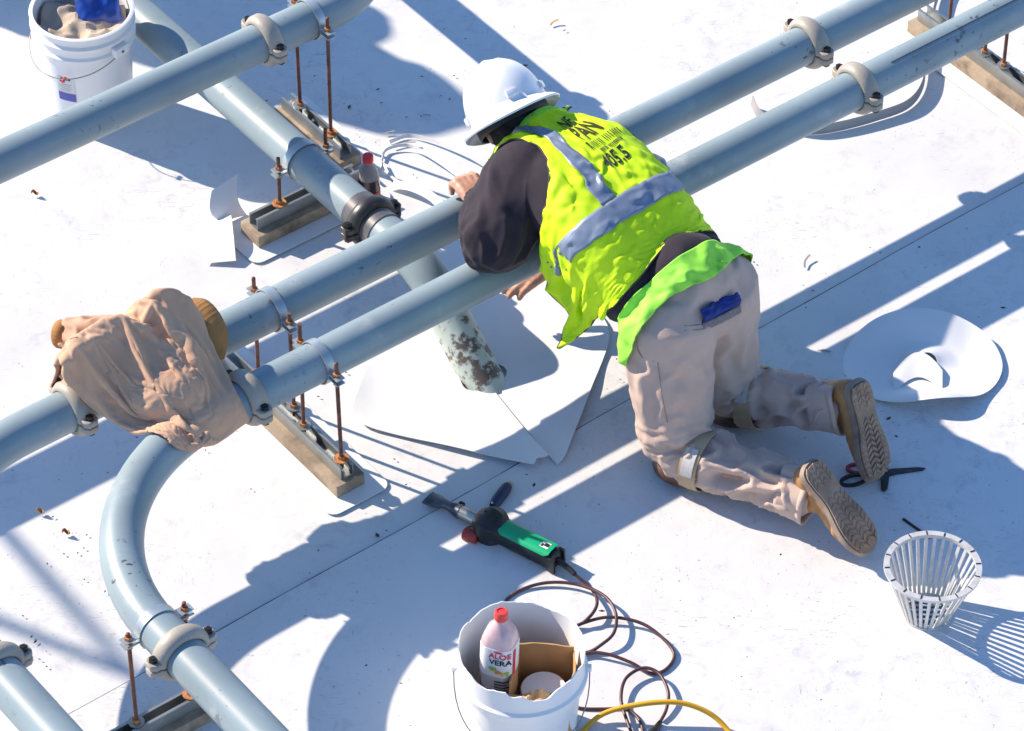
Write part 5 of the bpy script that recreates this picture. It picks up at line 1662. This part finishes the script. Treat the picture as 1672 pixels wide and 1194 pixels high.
# ------------------------------------------------------------------ membrane patch slit round the drain pipe
pc = Vector((foot.x, foot.y, 0))
corn = [at(566, 694), at(912, 780), at(1004, 540), at(880, 420), at(632, 528)]
corn = [Vector((p.x, p.y, 0)) for p in corn]
outl = []
m = len(corn)
for i in range(m):                                     # rounded corners
    a, b, c = corn[i - 1], corn[i], corn[(i + 1) % m]
    p, q = b + (a - b).normalized() * .085, b + (c - b).normalized() * .085
    for k in range(6):
        t = k / 5; outl.append(p.lerp(b, t).lerp(b.lerp(q, t), t))
def edge_r(ang):
    d = Vector((math.cos(ang), math.sin(ang), 0)); best = .3
    for i in range(len(outl)):
        a, b = outl[i] - pc, outl[(i + 1) % len(outl)] - pc
        e = b - a; k = d.x * e.y - d.y * e.x
        if abs(k) < 1e-9: continue
        t = (a.x * e.y - a.y * e.x) / k; s = (a.x * d.y - a.y * d.x) / k
        if t > 0 and -.001 <= s <= 1.001: best = t
    return best
sl_ = at(884, 738) - pc; slit = math.atan2(sl_.y, sl_.x)
def patch(u, v):
    an = slit + .012 + (2 * math.pi - .024) * u
    r0, r1 = PR + .010 + .004 * math.sin(5 * an), edge_r(an)
    if u > .985: r1 *= .93
    r = r0 + (r1 - r0) * v
    z = .0058 + .005 * (1 - v) + .014 * v ** 3 * (.5 + .9 * nz((math.cos(an) * 1.6, math.sin(an) * 1.6, 0), 1, 4))
    z += .016 * v ** 2 * math.exp(-((1 - u) / .07)) + .004 * v * nz((r * 9, an * 2, 0), 1, 2)
    if u < .03: z = max(.0056, z - .004)
    return pc + Vector((math.cos(an) * r, math.sin(an) * r, max(z, .0058)))
tag(MB().grid(150, 26, patch, thick=.0018).build('flashing_patch', M_scrap, angle=30), 'white membrane patch with a slit lying round the foot of the drain pipe', 'membrane patch')

# ------------------------------------------------------------------ offcuts of membrane
def ribbon(path, w, label, wdir=None, thick=.0016, per=10, m=None, twist=None, cat='offcut', group=None):
    P_ = spline(path, per); k = len(P_)
    def fn(u, v):
        i = min(int(round(u * (k - 1))), k - 1)
        t = (P_[min(i + 1, k - 1)] - P_[max(i - 1, 0)]).normalized()
        side = Vector((-t.y, t.x, 0)).normalized()
        ang = twist(u) if twist else 0
        d = wdir if wdir is not None else side * math.cos(ang) + ZUP * math.sin(ang)
        return P_[i] + d * ((v - .5) * w)
    o = MB().grid(k, 5, fn, thick=thick).build('membrane_offcut', m or M_scrap, angle=30)
    tag(o, label, cat, group); return o
# strip standing on edge in a loop behind the pipes
ribbon([at(1556, -50, .02), at(1532, -10, .022), at(1520, 40, .024), at(1512, 90, .024), at(1506, 138, .022), at(1482, 170, .020), at(1430, 190, .019), at(1370, 206, .018), at(1320, 212, .018), at(1270, 204, .018), at(1240, 186, .019), at(1228, 164, .022)], .034,
       'long grey backed strip looped on its edge beneath the parallel pipes', twist=lambda u: R(97), m=M_scrap_back)
# curled offcut standing up beside the drain pipe support
def curl(u, v):
    bl, br, tl, tr = at(364, 364, .006), at(404, 352, .006), at(346, 313, .078), at(388, 282, .098)
    p = (bl * (1 - u) + br * u) * (1 - v) + (tl * (1 - u) + tr * u) * v
    out_ = Vector((-.62, -.78, 0))
    return p + out_ * (.030 * math.sin(math.pi * v) * (1 - .3 * u)) + ZUP * (.004 * math.sin(3 * u + 2 * v))
tag(MB().grid(24, 12, curl, thick=.0018).build('membrane_offcut', M_scrap, angle=30), 'white membrane offcut curling upright beside the short drain pipe support', 'offcut')
def arch(u, v):
    a_, b_, c_, d_ = at(338, 372), at(378, 362), at(386, 433), at(337, 433)
    p = (a_ * (1 - u) + b_ * u) * (1 - v) + (d_ * (1 - u) + c_ * u) * v
    return p + ZUP * (.0058 + .030 * math.sin(math.pi * (.12 + .88 * v)) * (.5 + .5 * u) + .010 * u)
tag(MB().grid(16, 20, arch, thick=.0018).build('membrane_offcut', M_scrap, angle=30), 'small arched white membrane offcut lying below the curled one', 'offcut')
ribbon([at(640, 302, .012), at(668, 304, .03), at(700, 318, .034), at(722, 338, .024), at(736, 362, .012)], .028, 'pale bent strip lying beside the cola bottle', twist=lambda u: R(25))
ribbon([at(636, 232, .008), at(668, 222, .010), at(712, 232, .016), at(760, 252, .020), at(800, 275, .014)], .012, 'thin white strip curving out beneath the hard hat', twist=lambda u: R(60))
ribbon([at(624, 262, .008), at(632, 244, .012), at(668, 238, .020), at(712, 262, .024), at(748, 288, .02)], .010, 'thin white strip forming the larger half hoop near the bare hand', twist=lambda u: R(70))
ribbon([at(626, 268, .008), at(640, 290, .010), at(680, 312, .012), at(726, 330, .010)], .010, 'thin white strip forming the lower half hoop near the bare hand', twist=lambda u: R(70))
# round cut-out with a torn middle
dcn = at(1506, 600)
def disc(u, v):
    t = 2 * math.pi * u
    rx_ = .036 + .006 * math.sin(2 * t + .6)
    r = rx_ + (.222 - rx_) * v
    x, y = r * math.cos(t), r * math.sin(t) * .98
    z = .0062 + .052 * smooth01((y - .02) / .24) * (1 - .25 * (x / .22) ** 2) + .050 * smooth01((-y - .09) / .11) * math.exp(-((x - .03) / .13) ** 2)
    z += .012 * smooth01((x - .12) / .1)
    if v < .35: z += .022 * (1 - v / .35) * max(0, math.sin(t + .4))
    return dcn + Vector((x, y * .86, z))
dsk = MB().grid(96, 22, disc, thick=.0018, wrap_u=True).build('membrane_offcut', M_scrap, angle=30)
def flap(u, v):
    p = at(1458 + 80 * u, 632 - 44 * math.sin(math.pi * (.12 + .75 * u)) + 34 * v, 0)
    return p + ZUP * (.010 + .016 * (1 - v) * math.sin(math.pi * (.1 + .8 * u)) + .006 * u)
MB().grid(20, 10, flap, thick=.0018).build('torn_flap', M_scrap, dsk, angle=30)
tag(dsk, 'large round white membrane offcut with a hole, warped up behind the boots', 'offcut')
# small shreds of grey backing
for i, (x, y, l, a, lab) in enumerate([(1318, 428, .05, 70, 'curved dark shred on the sunlit roof past the blue glove'), (1345, 575, .04, -20, 'dark shred at the end of the bright stripe of sun'),
                                  (792, 186, .03, 20, 'small dark triangular shred behind the hard hat'), (697, 190, .026, -30, 'dark pointed shred in the sunlit gap near the cola bottle'), (636, 218, .030, 10, 'dark shred at the start of the thin hoops'),
                                  (660, 290 - 52, .07, 15, 'narrow grey shred crossing the thin hoops'), (905, 38, .03, 35, 'tiny tan splinter on the sunlit roof up the pipes')]):
    p = at(x, y, .0075); d = Vector((math.cos(R(a)), math.sin(R(a)), 0)); s_ = Vector((-d.y, d.x, 0))
    pts = [p - d * l / 2, p + s_ * l * .12 + ZUP * .004, p + d * l / 2 + ZUP * .008]
    ribbon(pts, .006, lab, m=M_scrap_back if i < 6 else M_card, thick=.0012, cat='shred')

# scattered crumbs, grit and dried leaf bits
dm = MB(); rng2 = random.Random(11)
zones = [(1250, 540, 250, 120), (1500, 800, 160, 120), (1500, 450, 150, 90), (600, 960, 170, 90), (680, 1060, 120, 100), (780, 120, 90, 70), (640, 180, 110, 90), (110, 880, 100, 110), (60, 1040, 80, 80), (1180, 900, 200, 120), (1100, 1080, 240, 90), (900, 820, 140, 60), (300, 720, 80, 60), (520, 170, 80, 90)]
for k in range(330):
    zx, zy, wx, wy = zones[k % len(zones)] if k < 250 else (836, 597, 620, 440)
    x, y = rng2.gauss(zx, wx * .6), rng2.gauss(zy, wy * .6)
    p = at(x, y, .0066); s_ = rng2.uniform(.0012, .0030) * (2.2 if rng2.random() < .10 else 1)
    a = rng2.uniform(0, 6.3); e = rng2.uniform(1, 2.6)
    d = Vector((math.cos(a), math.sin(a), 0)) * s_ * e; q = Vector((-math.sin(a), math.cos(a), 0)) * s_
    dm.add([p - d, p - q, p + d, p + q, p + ZUP * s_ * .8], [(0, 1, 4), (1, 2, 4), (2, 3, 4), (3, 0, 4), (0, 3, 2, 1)])
tag(dm.build('grit', mat('dark_grit', (0.05, 0.042, 0.04), .9, var=.5, var_scale=30), smooth=False), 'dark crumbs and grit scattered over the white roof', 'grit', kind='stuff')
for x, y, lab in ((57, 318, 'small rust red leaf crumb below the long pipe run'), (108, 872, 'curled brown leaf crumb left of the pipe bend'), (66, 838, 'dark brown leaf crumb at the shade edge left of the pipe bend')):
    p = at(x, y, .006)
    def leaf(u, v):
        a = (u - .5) * .022; b = (v - .5) * .014 * (1 - (2 * u - 1) ** 2 * .8)
        return p + Vector((a, b + .004 * math.sin(u * 5), .004 + .006 * (2 * v - 1) ** 2 + .003 * math.sin(u * 7)))
    tag(MB().grid(9, 6, leaf, thick=.0008).build('leaf', M_rust if x != 66 else M_card), lab, 'leaf')

# ------------------------------------------------------------------ unseen shade casters, added beyond the frame on the sun side
tp = at(742, 205) - SHD * (1.62 / math.tan(SUN_EL)); tp.z = 0  # unseen upright form, shaped and placed for its broad shadow near the hard hat
tm_ = MB()
limb(tm_, [tp + Vector((0, 0, .12)), tp + Vector((.02, .02, .7)), tp + Vector((0, .05, 1.15)), tp + Vector((.02, .02, 1.5))], [.25, .25, .23, .15], 28)
limb(tm_, [tp + Vector((.20, .20, .5)), tp + Vector((.36, .34, .95)), tp + Vector((.16, .22, 1.28))], [.07, .06, .08], 18)
tme = fuse(tm_, .02, 4); c_, _ = co_no(tme); push(tme, .03 * creases(vnoise(c_, 6, 3), 2))
c_, _ = co_no(tme); c_[:, 2] = np.maximum(c_[:, 2], .004); tme.vertices.foreach_set('co', c_.ravel())
tag(link('shadow_bundle', tme, mat('shadow_bundle_grey', (.25, .27, .30), .6, var=.1), None, angle=None), 'tall grey form standing in for an unseen coworker, added to cast broad shade', 'shade_caster')
tipg = at(238, 1112); hm_ = 3.4
mb_ = tipg - SHD * (hm_ / math.tan(SUN_EL)); mb_.z = 0  # unseen pole and brace, added so their soft shadows streak the lower left
ms = thing('shadow_mast', 'tall thin pole with a slanted brace, added out of view to cast soft streaks', 'shadow_mast', mb_)
MB().cyl(mb_, mb_ + ZUP * hm_, .020, 14).build('pole', M_strut, ms)
bs = at(-120, 740) - SHD * (hm_ * .0); q_ = tipg + (at(0, 850) - tipg) * 3.4
MB().cyl(Vector((q_.x, q_.y, 0)) - SHD * .4 / math.tan(SUN_EL) + ZUP * .4, mb_ + ZUP * (hm_ - .02), .018, 14).build('brace', M_strut, ms)
MB().box(mb_ + ZUP * .015, (.30, .30, .02)).build('base_plate', M_strut, ms)
